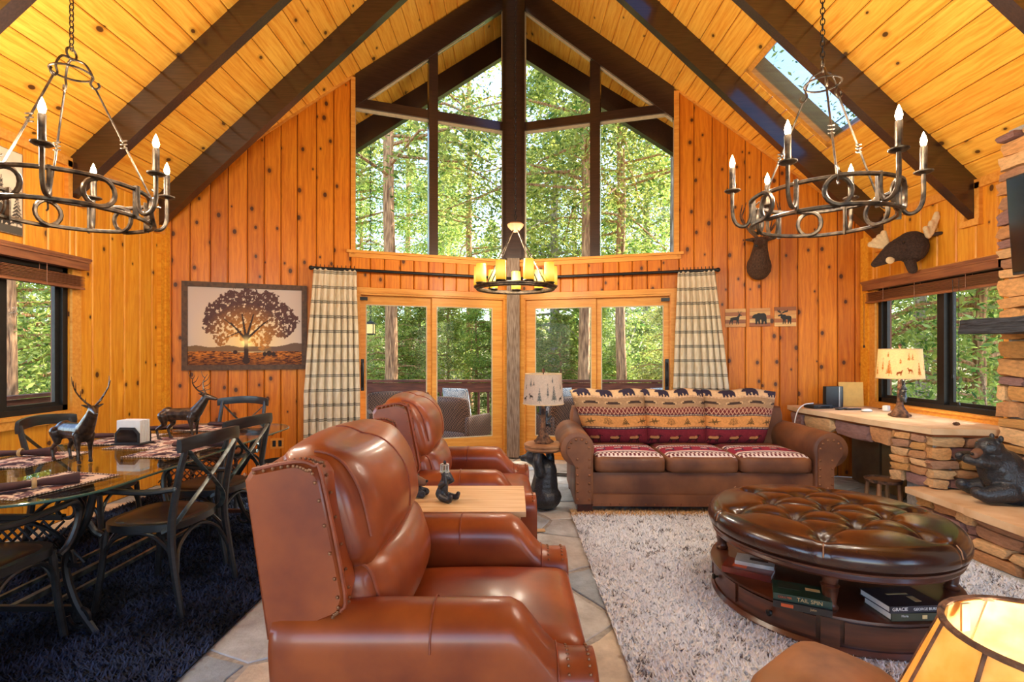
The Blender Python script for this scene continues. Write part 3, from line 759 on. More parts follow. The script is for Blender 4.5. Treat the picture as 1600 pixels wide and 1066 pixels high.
for i, (k, x, Y, lb) in enumerate(near):
    X, Y = tp(x, Y); tree(k, X, Y, i*1.3, 1.0, lb, None)
side = [(4, -7.7, 7.75, 'thick trunked conifer close outside the left window'), (0, -10.5, 10.5, 'green conifer beyond the deck outside the left window'), (2, -13, 13.5, 'leafy conifer far outside the left window'), (3, -9.2, 9.4, 'young fir behind the railing outside the left window'),
        (5, 10.4, 13.0, 'thick trunked conifer outside the right window behind the lamp'), (2, 13.4, 14.0, 'broad conifer outside the right window'), (3, 7.4, 8.1, 'young bright fir outside the right window'), (1, 10.8, 10.2, 'unseen tall conifer added outside the right wall to shade the skylights'), (1, 9.4, 7.6, 'unseen broad conifer added to shade the roof on the right'), (0, 17, 18, 'tall conifer far outside the right window'), (3, 12.0, 11.6, 'small fir uphill outside the right window')]  # the conifers at the roof are unseen, added to keep sun off the skylights
for i, (k, X, Y, lb) in enumerate(side): tree(k, X, Y, .5+i*1.7, 1.0, lb)
rs = np.random.default_rng(5); k = 0
for i in range(20):
    a = math.radians(-52+104*(i+.5)/20); d = rs.uniform(26, 42); X, Y = d*math.sin(a), 4+d*math.cos(a)
    tree((0, 2, 0, 1)[i % 4], X, Y, rs.uniform(0, 6), rs.uniform(.85, 1.15), 'green conifer standing in the forest far beyond the deck', 'trees of the far forest')
for i in range(16):
    x = 480+i*44; Y = rs.uniform(13, 17); X, Y = tp(x, Y)
    tree(3, X, Y, rs.uniform(0, 6), rs.uniform(.42, .7), 'small bright undergrowth fir just beyond the deck railing', 'undergrowth firs beyond the deck')
# ================================================================ PRINTED SILHOUETTES (unit boxes, x right, y up)
def cap2(U, V, x1, y1, r1, x2, y2, r2):
    dx, dy = x2-x1, y2-y1; L = max(dx*dx+dy*dy, 1e-9); t = np.clip(((U-x1)*dx+(V-y1)*dy)/L, 0, 1)
    return np.hypot(U-x1-t*dx, V-y1-t*dy) < r1+(r2-r1)*t
BEAR = [(.34, .42, .17, .72, .44, .19), (.4, .55, .09, .5, .56, .07), (.13, .44, .10, .3, .46, .13), (.03, .40, .045, .12, .42, .08), (.17, .53, .035, .19, .55, .03), (.30, .3, .10, .27, .05, .055), (.42, .3, .09, .47, .05, .055), (.70, .3, .12, .66, .05, .06), (.82, .36, .11, .88, .05, .055), (.24, .03, .035, .29, .03, .04), (.62, .03, .035, .68, .03, .04)]
DEER = [(.28, .42, .10, .62, .44, .12), (.62, .46, .10, .74, .66, .055), (.74, .70, .05, .88, .66, .03), (.72, .74, .02, .66, .78, .012), (.26, .4, .08, .16, .22, .035), (.16, .22, .03, .10, .02, .018), (.32, .38, .07, .28, .2, .03), (.28, .2, .03, .3, .02, .018), (.6, .36, .05, .57, .02, .018), (.66, .36, .05, .70, .02, .018),
        (.75, .74, .015, .70, .98, .012), (.77, .74, .015, .86, .97, .012), (.72, .86, .012, .64, .92, .01), (.82, .86, .012, .92, .90, .01), (.2, .45, .03, .14, .42, .015)]
DOE = DEER[:10]
MOOSE = [(.38, .44, .13, .74, .42, .13), (.42, .54, .10, .46, .56, .08), (.30, .56, .10, .40, .5, .11), (.10, .56, .045, .26, .62, .06), (.24, .46, .02, .23, .40, .015), (.40, .34, .06, .37, .02, .025), (.48, .34, .06, .5, .02, .025), (.72, .34, .08, .68, .02, .025), (.80, .38, .07, .83, .02, .025),
         (.26, .68, .02, .14, .78, .02), (.08, .86, .05, .24, .80, .035), (.28, .7, .02, .40, .76, .02), (.36, .78, .04, .62, .86, .05), (.05, .88, .02, .02, .97, .012), (.14, .88, .02, .13, .98, .012), (.48, .84, .02, .48, .95, .012), (.6, .88, .02, .64, .97, .012)]
PINE = [(.5, .02, .03, .5, .15, .03)]+[(.5-.30*(1-i/9), .12+i*.09, .022, .5, .2+i*.09, .05*(1-i/11)) for i in range(9)]+[(.5+.30*(1-i/9), .12+i*.09, .022, .5, .2+i*.09, .05*(1-i/11)) for i in range(9)]
LEAF = [(.1, .3, .02, .5, .45, .13), (.5, .45, .13, .9, .55, .04), (.4, .45, .06, .35, .75, .03), (.4, .45, .06, .5, .12, .03), (.6, .5, .06, .62, .82, .03), (.6, .5, .06, .72, .22, .03)]
FERN = [(.5, .05, .02, .5, .95, .02)]+[(.5, .15+i*.14, .02, .5+s*(.36-.04*i), .3+i*.14, .035) for i in range(5) for s in (-1, 1)]
def sil(U, V, shapes, x, y, w, h, flip=False):
    a = (U-x)/w; b = (V-y)/h
    if flip: a = 1-a
    m = np.zeros(U.shape, bool); q = (a > -.1) & (a < 1.1) & (b > -.1) & (b < 1.1)
    if not q.any(): return m
    A, B = a[q], b[q]; r = np.zeros(A.shape, bool)
    for s in shapes: r |= cap2(A, B, *s)
    m[q] = r; return m
def vnoise(U, V, sc, seed, octv=4):
    r = np.random.default_rng(seed); out = np.zeros(U.shape); amp = 1; tot = 0
    for _ in range(octv):
        g = r.random((64, 64)); x = U*sc; y = V*sc; xi = np.floor(x).astype(int); yi = np.floor(y).astype(int); fx = x-xi; fy = y-yi
        fx = fx*fx*(3-2*fx); fy = fy*fy*(3-2*fy)
        G = lambda a, b: g[a % 64, b % 64]
        out += amp*((G(xi, yi)*(1-fx)+G(xi+1, yi)*fx)*(1-fy)+(G(xi, yi+1)*(1-fx)+G(xi+1, yi+1)*fx)*fy); tot += amp; amp *= .5; sc *= 2
    return out/tot
def gridmesh(name, nx, ny, pos, colfn, mat, parent=None, mw=None):
    u = np.linspace(0, 1, nx+1); v = np.linspace(0, 1, ny+1); U, V = np.meshgrid(u, v)
    P = pos(U, V); P = np.stack([np.broadcast_to(p, U.shape) for p in P], -1).reshape(-1, 3)
    me = bpy.data.meshes.new(name); i = np.arange(nx); j = np.arange(ny)[:, None]; k = (j*(nx+1)+i).ravel()
    F = np.stack([k, k+1, k+nx+2, k+nx+1], 1); me.from_pydata(P.tolist(), [], F.tolist()); me.update()
    colattr(me, colfn(U, V).reshape(-1, 3)); me.polygons.foreach_set('use_smooth', [True]*len(me.polygons))
    return ob(name, me, mat, parent, mw)
def lerp(a, b, t): return np.asarray(a)*(1-t[..., None])+np.asarray(b)*t[..., None]
M['print'] = painted('printed_surface', .55)
M['fabric'] = painted('woven_fabric', .9, .35)
M['shade'] = painted('linen_shade', .9, .2, .45)

# ================================================================ DRAPES
def curtain_mat():
    m, t, b, o = newmat('plaid_curtain'); tc = nd(t, 'TexCoord'); sp = nd(t, 'SeparateXYZ', {0: tc.outputs['Object']})
    z = math_(t, 'FRACT', math_(t, 'DIVIDE', sp.outputs[2], .168))
    def band(a, c): return math_(t, 'MULTIPLY', math_(t, 'GREATER_THAN', z, a), math_(t, 'LESS_THAN', z, c))
    f = math_(t, 'MAXIMUM', math_(t, 'MULTIPLY', band(.44, .58), .5), math_(t, 'MAXIMUM', band(.42, .46), band(.56, .60)))
    n = nd(t, 'TexNoise', {'Vector': coords(t, (1, 1, .15)), 'Scale': 60, 'Detail': 3})
    base = ramp(t, n.outputs[0], [(.35, lin(226, 206, 170)), (.65, lin(246, 232, 206))])
    v = nd(t, 'Attribute', attribute_name='fold'); base = mixc(t, math_(t, 'MULTIPLY', v.outputs[2], .5), base, lin(176, 150, 112))
    c = mixc(t, math_(t, 'MULTIPLY', f, .85), base, lin(84, 82, 74))
    t.links.new(c, b.inputs['Base Color']); b.inputs['Roughness'].default_value = .9
    tl = nd(t, 'BsdfTranslucent', {0: c}); mx = nd(t, 'MixShader', {0: .25, 1: b.outputs[0], 2: tl.outputs[0]}); t.links.new(mx.outputs[0], o.inputs[0]); return m
M['curtain'] = curtain_mat()
def drape(pw, xt, xb, label, zt=2.31):
    d0 = .15; ut = [pw.U(x, d0) for x in xt]; ub = [pw.U(x, d0) for x in xb]; sg = pw.sg
    r = thing('curtain', pw.world(sum(ub)/2, 0.02, d0), label, 'curtain', math.atan2(pw.m[1][0], pw.m[0][0]), 'plaid door curtains')
    uc = sum(ub)/2; nx, ny, nf = 150, 40, 7.5; v = []; f = []
    for j in range(ny+1):
        q = j/ny; z = zt-(zt-.0)*q+.0
        k = min(1, q*1.6)
        a = ut[0]+(ub[0]-ut[0])*k; c = ut[1]+(ub[1]-ut[1])*k; amp = .010+.020*min(1, q*4)
        for i in range(nx+1):
            p = i/nx; ph = p*nf*2*PI+.9*math.sin(p*7+q*.7)
            v.append(((a+(c-a)*p-uc)*sg+.012*math.sin(2*ph)*min(1, 3*q), amp*math.sin(ph)+.01*math.sin(q*3+p*9), max(.012, z)))
    f = [(j*(nx+1)+i, j*(nx+1)+i+1, (j+1)*(nx+1)+i+1, (j+1)*(nx+1)+i) for j in range(ny) for i in range(nx)]
    b = MB(); b.add(v, f); o = b.build('cloth', M['curtain'], r, True, ang=180)
    me = o.data; sd = o.modifiers.new('thick', 'SOLIDIFY'); sd.thickness = .003
    rg = MB()
    for i in range(10):
        p = (i+.5)/10; u = ut[0]+(ut[1]-ut[0])*p
        rg.tube([((u-uc)*sg, .0+.022*math.cos(a), zt+.025+.024*math.sin(a)) for a in [2*PI*q/12 for q in range(12)]], .0035, 5, True)
    tag(rg.build('curtain_ring', M['blackiron'], r), kind='stuff'); return r
drape(PLW, (490, 557), (476, 563), 'plaid cream curtain hanging left of the glass doors')
drape(PRW, (1059, 1117), (1053, 1141), 'plaid cream curtain hanging right of the glass doors')
for pw, x0, x1, lb in ((PLW, 800, 486, 'long dark curtain rod above the left glass door'), (PRW, 806, 1122, 'long dark curtain rod above the right glass door')):
    d0 = .15; a = pw.U(x0, d0); c = pw.U(x1, d0); r = thing('curtain_rod', pw.world(a, 2.335, d0), lb, 'curtain rod', 0)
    e = pw.e*(c-a); b = MB(); b.tube([(0, 0, 0), e*.5, e], .018, 10); b.build('rod', M['blackiron'], r)
    b = MB(); b.ell(e, .026); b.build('finial', M['blackiron'], r)
    b = MB()
    for t in (.04, .93): b.tube([e*t, e*t-pw.n*.13], .008, 6)
    b.build('bracket', M['blackiron'], r)

# ================================================================ BLINDS
def blind(X, inw, y0, y1, label, ztop, zlow, cord_y):
    r = thing('window_blind', (X+inw*.018, (y0+y1)/2, zlow), label, 'blind'); h = (y1-y0)/2; i = inw
    b = MB(); b.bb((i*.03, -h, ztop-zlow-.09), (i*.10, h, ztop-zlow)); b.bb((i*.02, -h-.01, ztop-zlow-.012), (i*.115, h+.01, ztop-zlow+.008)); b.bb((i*.1, -h, ztop-zlow-.03), (i*.11, h, ztop-zlow-.01)); b.bb((i*.025, -h, ztop-zlow-.09), (i*.1, -h+.012, ztop-zlow))
    b.build('valance', M['blindwood'], r, False)
    sm = MB(); sm.bb((i*.035, -h+.03, 0), (i*.085, h-.03, .004)); sm = sm.mesh('slat', False); sm.materials.append(M['blindwood'])
    for k in range(9): ob('slat', sm, None, r, Matrix.Translation((random.uniform(-.003, .003), 0, .022+k*.0105)))
    b = MB(); b.bb((i*.033, -h+.03, 0), (i*.088, h-.03, .018)); b.build('bottom_rail', M['blindwood'], r, False)
    b = MB()
    for y in (-h*.6, h*.1, h*.62): b.tube([(i*.09, y, 0), (i*.09, y, ztop-zlow-.05)], .0025, 5); b.tube([(i*.032, y, 0), (i*.032, y, ztop-zlow-.05)], .0025, 5)
    tag(b.build('ladder_cord', M['blindwood'], r), kind='stuff')
    for cyy, ln in cord_y:
        b = MB(); b.tube([(i*.105, cyy, .1), (i*.105, cyy, -ln)], .0022, 5); b.lathe([(.003, 0), (.008, -.012), (.009, -.03), (.003, -.034)], 8, (i*.105, cyy, -ln+.01)); b.build('pull_cord', M['blackiron'], r)
    return r
blind(XL, 1, 2.3, 4.33, 'raised brown wood blind on the left window', 2.155, 1.90, [])
blind(XR, -1, 3.95, 5.50, 'raised brown wood blind on the right window', 2.125, 1.90, [(-.42, .95), (-.36, .72), (.74, .45)])

# ================================================================ CHANDELIERS
def lamp_point(parent, loc, e, c=(1, .89, .72), r=.03, name='bulb_light'):
    d = bpy.data.lights.new(name, 'POINT'); d.energy = e*LAMP; d.color = c; d.shadow_soft_size = r
    o = bpy.data.objects.new(name, d); COL.objects.link(o); o.parent = parent; o.location = loc; return o
def chain(b, z0, z1, r=.011, step=.030):
    n = int((z1-z0)/step)
    for i in range(n):
        zc = z0+(i+.5)*(z1-z0)/n; q = []
        for k in range(10):
            a = 2*PI*k/10; x, z = r*math.cos(a), (step*.68)*math.sin(a); q.append((x, 0, zc+z) if i % 2 else (0, x, zc+z))
        b.tube(q, .0028, 5, True)
def chandelier(x, y, ang, label):
    r = thing('chandelier', (x, y, 2.06), label, 'chandelier', math.radians(ang), 'iron candle chandeliers')
    R = .35; hh = .18; hz = .035
    # six interlaced stadium loops bent round the ring
    for k in range(6):
        c = MB(); q = []; a0 = k*PI/3; half = .70; hb = (hh-hz)/2
        rr = R+(.012 if k % 2 else -.012); st = half*rr; rad = hb
        P = [(s, -rad) for s in np.linspace(-st+rad, st-rad, 10)]+[(st-rad+rad*math.sin(t), -rad*math.cos(t)) for t in np.linspace(.2, PI-.2, 9)]
        P += [(s, rad) for s in np.linspace(st-rad, -st+rad, 10)]+[(-st+rad-rad*math.sin(t), rad*math.cos(t)) for t in np.linspace(.2, PI-.2, 9)]
        q = [(rr*math.cos(a0+s/rr), rr*math.sin(a0+s/rr), hz+hb+z) for s, z in P]
        c.tube(q, .012, 6, True); c.build('ring_loop', M['iron'], r)
    for k in range(6):
        a = k*PI/3; ca, sa = math.cos(a), math.sin(a); rz = rotm(0, 0, a)
        c = MB(); c.box((ca*R, sa*R, (hh+hz)/2), (.026, .010, hh-hz+.03), rz)
        pth = [(R+.012, hh+.012), (R+.013, .10), (R+.03, .055), (R+.055, .045), (R+.085, .06), (R+.105, .10), (R+.11, .16), (R+.11, .25)]
        pth = spline([(p[0]*ca, p[0]*sa, p[1]) for p in pth], 4); c.tube(pth, .011, 8)
        arm = c.build('candle_arm', M['iron'], r)
        cx, cy_ = ca*(R+.11), sa*(R+.11)
        c = MB(); c.lathe([(.004, .245), (.03, .248), (.043, .256), (.044, .262), (.03, .257), (.018, .256)], 16, (cx, cy_, 0)); c.build('drip_pan', M['iron'], arm)
        c = MB(); c.lathe([(.0155, .256), (.0165, .27), (.0158, .33), (.0165, .385), (.015, .392), (.008, .392)], 12, (cx, cy_, 0)); c.build('candle_sleeve', M['iron'], arm)
        c = MB(); c.lathe([(.006, .390), (.013, .402), (.016, .418), (.012, .438), (.006, .455), (.001, .468)], 10, (cx, cy_, 0)); c.build('bulb', M['bulb'], arm)
        lamp_point(arm, (cx, cy_, .43), 26)
    # crown and three hanging rods
    cr = MB(); zc = .80
    cr.tube([(.09*math.cos(t), .09*math.sin(t), zc) for t in [2*PI*i/24 for i in range(24)]], .006, 6, True)
    for i in range(3):
        a = i*2*PI/3+.5; e = [(0, 0, zc+.075), (.055, 0, zc+.06), (.088, 0, zc), (.08, 0, zc-.04), (.10, 0, zc-.065), (.118, 0, zc-.05), (.112, 0, zc-.03)]
        cr.tube(spline([(p[0]*math.cos(a), p[0]*math.sin(a), p[2]) for p in e], 4), .006, 6)
    cr.tube([(0, .03*math.cos(t), zc+.10+.03*math.sin(t)) for t in [2*PI*i/16 for i in range(16)]], .006, 6, True)
    cr.build('crown', M['iron'], r)
    for i in range(3):
        a = i*2*PI/3+.5; u = Vector((math.cos(a), math.sin(a), 0)); A = u*.10+Vector((0, 0, zc-.06)); Bp = u*R+Vector((0, 0, hh))
        c = MB(); c.tube([A, A.lerp(Bp, .49)], .0055, 6); c.tube([A.lerp(Bp, .51), Bp], .0055, 6)
        m_ = A.lerp(Bp, .5)
        for dz in (-.02, 0, .02):
            c.tube([m_+Vector((.013*math.cos(t), .013*math.sin(t), dz+.006*math.sin(t))) for t in [2*PI*q/8 for q in range(8)]], .0045, 5, True)
        c.tube(spline([Bp+Vector((0, 0, .05)), Bp+u*.03+Vector((0, 0, .02)), Bp+u*.02-Vector((0, 0, .04)), Bp+u*.045-Vector((0, 0, .05))], 4), .005, 6)
        c.build('hanging_rod', M['iron'], r)
    c = MB(); chain(c, zc+.12, zceil(x)-2.06-.05); tag(c.build('chain', M['blackiron'], r), kind='stuff')
    c = MB(); c.lathe([(.0, 0), (.055, 0), (.06, .02), (.05, .05), (0, .06)][1:], 16, (0, 0, zceil(x)-2.06-.07)); c.build('ceiling_canopy', M['iron'], r)
    return r
chandelier(-2.34, 2.72, -2, 'iron six-candle chandelier hanging over the dining table')
chandelier(1.72, 2.835, -20, 'iron six-candle chandelier hanging under the skylight')

def wax():
    m, t, b, o = newmat('lit_wax_glass'); lw = nd(t, 'TexCoord'); sp = nd(t, 'SeparateXYZ', {0: lw.outputs['Generated']})
    c = ramp(t, sp.outputs[2], [(0, lin(236, 170, 20)), (.45, lin(255, 236, 120)), (1, lin(238, 196, 60))])
    e = nd(t, 'Emission', {0: c, 1: 1.1}); mx = nd(t, 'MixShader', {0: .6, 1: b.outputs[0], 2: e.outputs[0]}); t.links.new(c, b.inputs['Base Color']); t.links.new(mx.outputs[0], o.inputs[0]); return m
M['wax_lit'] = wax()
r = thing('wheel_chandelier', (.035, 5.2, 2.0), 'round wheel chandelier with nine glowing pillar candles before the centre post', 'chandelier', .15)
b = MB(); b.tube([(.385*math.cos(t), .385*math.sin(t), .03) for t in [2*PI*i/48 for i in range(48)]], .022, 8, True, flat=(1, 1.1)); b.tube([(.41*math.cos(t), .41*math.sin(t), .04) for t in [2*PI*i/48 for i in range(48)]], .012, 8, True); b.build('wheel_ring', M['iron'], r)
for k in range(9):
    a = 2*PI*k/9; x, y = .385*math.cos(a), .385*math.sin(a); c = MB(); c.lathe([(.02, .045), (.05, .052), (.055, .06), (.05, .066), (.02, .066)], 14, (x, y, 0)); cup = c.build('candle_cup', M['iron'], r)
    c = MB(); h = .19+random.uniform(-.01, .01); c.lathe([(.050, .066), (.052, .08), (.051, h), (.047, .066+h), (.03, .058+h)], 16, (x, y, 0)); c.build('pillar_candle', M['wax_lit'], cup)
    if k % 3 == 0: lamp_point(r, (x*.7, y*.7, .3), 22, r=.05)
c = MB(); c.lathe([(.02, .60), (.04, .615), (.075, .65), (.085, .675), (.07, .69), (.02, .70)], 20); c.build('hub', M['logtop'], r)
for k in range(4):
    a = 2*PI*(k+.42)/4; c = MB(); A = Vector((.03*math.cos(a), .03*math.sin(a), .62)); B2 = Vector((.385*math.cos(a), .385*math.sin(a), .06)); c.tube([A, B2], .007, 6); c.ell(A.lerp(B2, .5), .014, 8, 6); c.build('hanging_rod', M['iron'], r)
c = MB(); chain(c, .70, ZR-.42-2.0, .014, .036); tag(c.build('chain', M['blackiron'], r), kind='stuff')

# ================================================================ RECLINERS
def recliner(loc, label, rz=0):
    r = thing('leather_recliner', loc, label, 'armchair', rz, 'leather recliners'); ML = M['leather']
    for s in (-1, 1):
        # arm: cross sections swept front to back
        c = MB(); n = 18; xs = [-.47, -.465, -.44, -.38, -.1, .1, .2, .235, .27, .30, .335, .37, .40, .43, .445, .45]
        def hgt(x):
            if x < .2: return .645
            if x < .36: q = (x-.2)/.16; return .645-.145*(q*q*(3-2*q))
            return .50
        rows = []
        for x in xs:
            h = hgt(x); e = 1.0
            if x <= -.465: e = .82 if x < -.468 else .93
            if x >= .445: e = .96
            top = .102 if x < .2 else .102-.012*min(1, (x-.2)/.16); row = []
            hh = h-(.02 if x in (-.47, .45) else 0)
            for k in range(n):
                a = PI*k/(n-1); row.append((x, s*.40+math.cos(a)*top*e, hh-.10+.10*math.sin(a)**.8))
            row = [(x, s*.40+.088*e, .09)]+[(x, s*.40+.088*e, hh-.19)]+row+[(x, s*.40-.088*e, hh-.19), (x, s*.40-.088*e, .09)]; rows.append(row)
        m = len(rows[0]); v = [p for q in rows for p in q]; f = [(i*m+k, i*m+(k+1) % m, (i+1)*m+(k+1) % m, (i+1)*m+k) for i in range(len(rows)-1) for k in range(m)]
        f += [tuple(range(m))[::-1], tuple(range((len(rows)-1)*m, len(rows)*m))]; c.add(v, [q[::-1] for q in f])
        arm = c.build('armrest', ML, r, ang=60)
        c = MB()
        for xx in (-.02,): c.tube([(xx, s*.40+.104*math.cos(a), hgt(xx)-.098+.101*math.sin(a)**.8) for a in np.linspace(-.0, PI, 14)], .003, 6)
        c.build('seam', M['seam'], arm)
        c = MB(); c.tube([(.335, s*.40+.096*math.cos(a), hgt(.335)-.098+.1*math.sin(a)**.8) for a in np.linspace(0, PI, 14)], .003, 6); c.build('seam', M['seam'], arm)
        c = MB()
        for xx in (.365, .425):
            for k in range(9): c.ell((xx, s*.40-.07+.14*k/8, hgt(xx)-.099+.10*(1-((-.07+.14*k/8)/.092)**2)**.4), (.0055, .0055, .0045), 6, 4)
        tag(c.build('nailhead_trim', M['nail'], arm), kind='stuff')
        # wing of the back
        poly = [(-.485, .56), (-.275, .635), (-.262, .70), (-.325, 1.02), (-.345, 1.05), (-.385, 1.065), (-.53, 1.04), (-.548, 1.01)]
        c = MB(); w0, w1 = s*.375, s*.47
        mid = [(p[0]*1.0+(.012 if p[0] < -.4 else -.012), p[1]+(.01 if p[1] < .7 else -.012)) for p in poly]
        v = [(p[0], w0, p[1]) for p in poly]+[(p[0], s*.455, p[1]) for p in poly]+[(p[0], w1, p[1]) for p in mid]; k = len(poly)
        f = [tuple(range(k)), tuple(range(3*k-1, 2*k-1, -1))]+[(q*k+i, q*k+k+i, q*k+k+(i+1) % k, q*k+(i+1) % k) for q in (0, 1) for i in range(k)]
        c.add(v, f if s > 0 else [q[::-1] for q in f]); wing = c.build('wing', ML, r, ang=35)
        c = MB(); edge = [(-.275, .645), (-.262, .70), (-.325, 1.02), (-.35, 1.055), (-.40, 1.066), (-.52, 1.043)]
        e2 = spline([(p[0]-.02, 0, p[1]-.012) for p in edge], 5)
        for p in e2: c.ell((p[0], w1+s*.002, p[2]), (.0055, .004, .0055), 6, 4)
        for p in spline([(p[0]+.002, 0, p[1]+.003) for p in edge], 5): c.ell((p[0], s*.44, p[2]), (.005, .005, .005), 6, 4)
        tag(c.build('nailhead_trim', M['nail'], wing), kind='stuff')
        c = MB(); c.tube([(p[0], w1-s*.006, p[2]) for p in spline([(p[0]-.002, 0, p[1]) for p in edge], 4)], .006, 6); c.build('piping', M['seam'], wing)
    c = MB(); c.rbox((-.02, 0, .215), (.84, .64, .27), .02, 4); c.box((-.42, 0, .42), (.06, .7, .45)); c.build('base', ML, r)
    # back shell
    c = MB(); c.rbox((-.46, 0, .80), (.13, .80, .50), .04, 5, rot=rotm(0, math.radians(-8), 0)); c.build('back_shell', ML, r)
    # pillows
    def wrap(w): return (w[0]-.35*max(0, w[2]-.02)**1.6*3.0, w[1], w[2])
    c = MB(); c.rbox((-.335, 0, .895), (.20, .76, .40), .075, 16, (.055, .02, .025), rotm(0, math.radians(-14), 0), lambda w: (w[0]-1.6*max(0, w[2])**2, w[1], w[2]+.05*max(0, -w[0])))
    pil = c.build('head_pillow', ML, r, ang=180)
    c = MB()
    c.rbox((-.285, 0, .60), (.22, .745, .30), .08, 12, (.06, .01, .015), rotm(0, math.radians(-16), 0)); lum = c.build('lumbar_pillow', ML, r, ang=180)
    c = MB(); c.tube(wrapline(pil, (-.36, .88), 0, -22, 112, 26), .0032, 6); c.build('seam', M['seam'], pil)
    for s in (-1, 1):
        c = MB(); c.tube(wrapline(pil, (-.36, .88), s*.345, -25, 100, 22), .0055, 6); c.build('piping', M['seam'], pil)
        c = MB(); c.tube(wrapline(lum, (-.30, .60), s*.345, -35, 70, 14), .0055, 6); c.build('piping', M['seam'], lum)
    c = MB(); c.rbox((.115, 0, .375), (.66, .60, .18), .045, 12, (.0, .0, .03)); c.build('seat_cushion', ML, r, ang=180)
    c = MB(); c.rbox((.405, 0, .24), (.07, .60, .30), .03, 6, (.015, 0, 0)); c.build('footrest_panel', ML, r, ang=180)
    c = MB(); c.tube([(.432, y, .43) for y in np.linspace(-.29, .29, 12)], .006, 6); c.build('front_piping', M['seam'], r)
    for sx in (-.36, .34):
        for sy in (-.36, .36):
            c = MB(); c.lathe([(.02, 0), (.026, .04), (.03, .10)], 10, (sx, sy, 0)); c.build('foot', M['footwood'], r)
    return r
recliner((-.205, 1.90, 0), 'large cognac leather recliner nearest the viewer')
recliner((-.31, 3.575, 0), 'cognac leather recliner behind the pale side table', math.radians(1.5))

# side table between them
r = thing('side_table', (-.36, 2.735, 0), 'pale oak topped side table between the two recliners', 'table')
b = MB(); b.rbox((0, 0, .585), (.86, .49, .03), .005, 4); b.build('table_top', M['oak'], r)
for sx in (-.38, .38):
    for sy in (-.2, .2):
        b = MB(); b.box((sx, sy, .286), (.045, .045, .572)); b.build('leg', M['oak'], r, False)
b = MB(); b.box((0, 0, .2), (.76, .40, .02)); b.build('shelf', M['oak'], r, False)

# ================================================================ SOFA
def sofa_back_cols(U, V, off):
    x = U*1.0+off; out = np.zeros(U.shape+(3,))
    tan = lin(214, 178, 134); tan2 = lin(160, 126, 92); maroon = lin(110, 42, 38); orange = lin(208, 142, 78); navy = lin(48, 40, 58); red = lin(118, 34, 44)
    out[:] = tan
    def band(a, b, c): out[(V >= a) & (V < b)] = c
    band(0, .30, red); band(.30, .345, navy); band(.345, .53, orange); band(.53, .57, navy); band(.57, .69, maroon); band(.69, .86, tan2); band(.86, .885, lin(176, 130, 96)); band(.885, 1.01, tan)
    dots = (np.mod(x*70, 1) < .5)
    for c0 in (.322, .55, .872): out[(np.abs(V-c0) < .010) & dots] = lin(206, 178, 142)
    z = np.abs(np.mod(x*11, 1)-.5)*2; z2 = np.abs(np.mod(x*11+.5, 1)-.5)*2; q = (V-.57)/.12
    out[((np.abs(z-q) < .09) | (np.abs(z2-q) < .09)) & (V > .57) & (V < .69)] = lin(206, 160, 130)
    for i in range(-1, 8):
        bx = i*.25+.02-off % .25
        out[sil(U, V, BEAR, bx, .885, .19, .19)] = navy
        cx = i*.25+.1-off % .25
        m = cap2(U, V, cx, .775, .022, cx+.15, .77, .022); out[m] = lin(196, 160, 118); m = cap2(U, V, cx+.01, .765, .016, cx+.14, .762, .016); out[m] = lin(72, 54, 44); m = cap2(U, V, cx+.03, .785, .012, cx+.12, .785, .014); out[m] = lin(60, 46, 42)
        out[sil(U, V, (LEAF, FERN, PINE, LEAF)[i % 4], i*.21+.03, .365, .15, .15)] = lin(104, 76, 40)
        dx = i*.25+.01; out[sil(U, V, DOE, dx, .04, .22, .21)] = lin(60, 26, 26); m = cap2(U, V, dx+.06, .145, .022, dx+.13, .15, .024); out[m] = lin(188, 128, 78)
    n = vnoise(U, V, 60, 3, 2)[..., None]; return out*(.78+.4*n)
def sofa_seat_cols(U, V):
    out = np.zeros(U.shape+(3,)); wh = lin(224, 208, 200); red = lin(150, 44, 66); nv = lin(70, 44, 70); mar = lin(110, 50, 56)
    out[:] = mar
    def band(a, b, c): out[(V >= a) & (V < b)] = c
    band(0, .16, wh); band(.16, .20, nv); band(.20, .26, wh); band(.26, .60, red); band(.60, .68, wh); band(.68, .74, nv); band(.74, .80, wh)
    zz = np.mod(U*16+(V > .08)*.5, 1); out[(V < .15) & (V > .02) & (zz < .48)] = mar
    for i in range(4):
        out[sil(U, V, DOE, i*.27+.02, .30, .24, .3)] = nv; out[cap2(U, V, i*.27+.09, .46, .02, i*.27+.16, .47, .025)] = wh
    out[(np.mod(U*24, 1) < .5) & (V > .61) & (V < .67)] = mar
    n = vnoise(U, V, 50, 4, 2)[..., None]; return out*(.8+.35*n)
SF = thing('sofa', (1.63, 4.80, 0), 'brown suede sofa with wildlife patterned cushions in front of the right door', 'sofa', math.radians(-1.2))
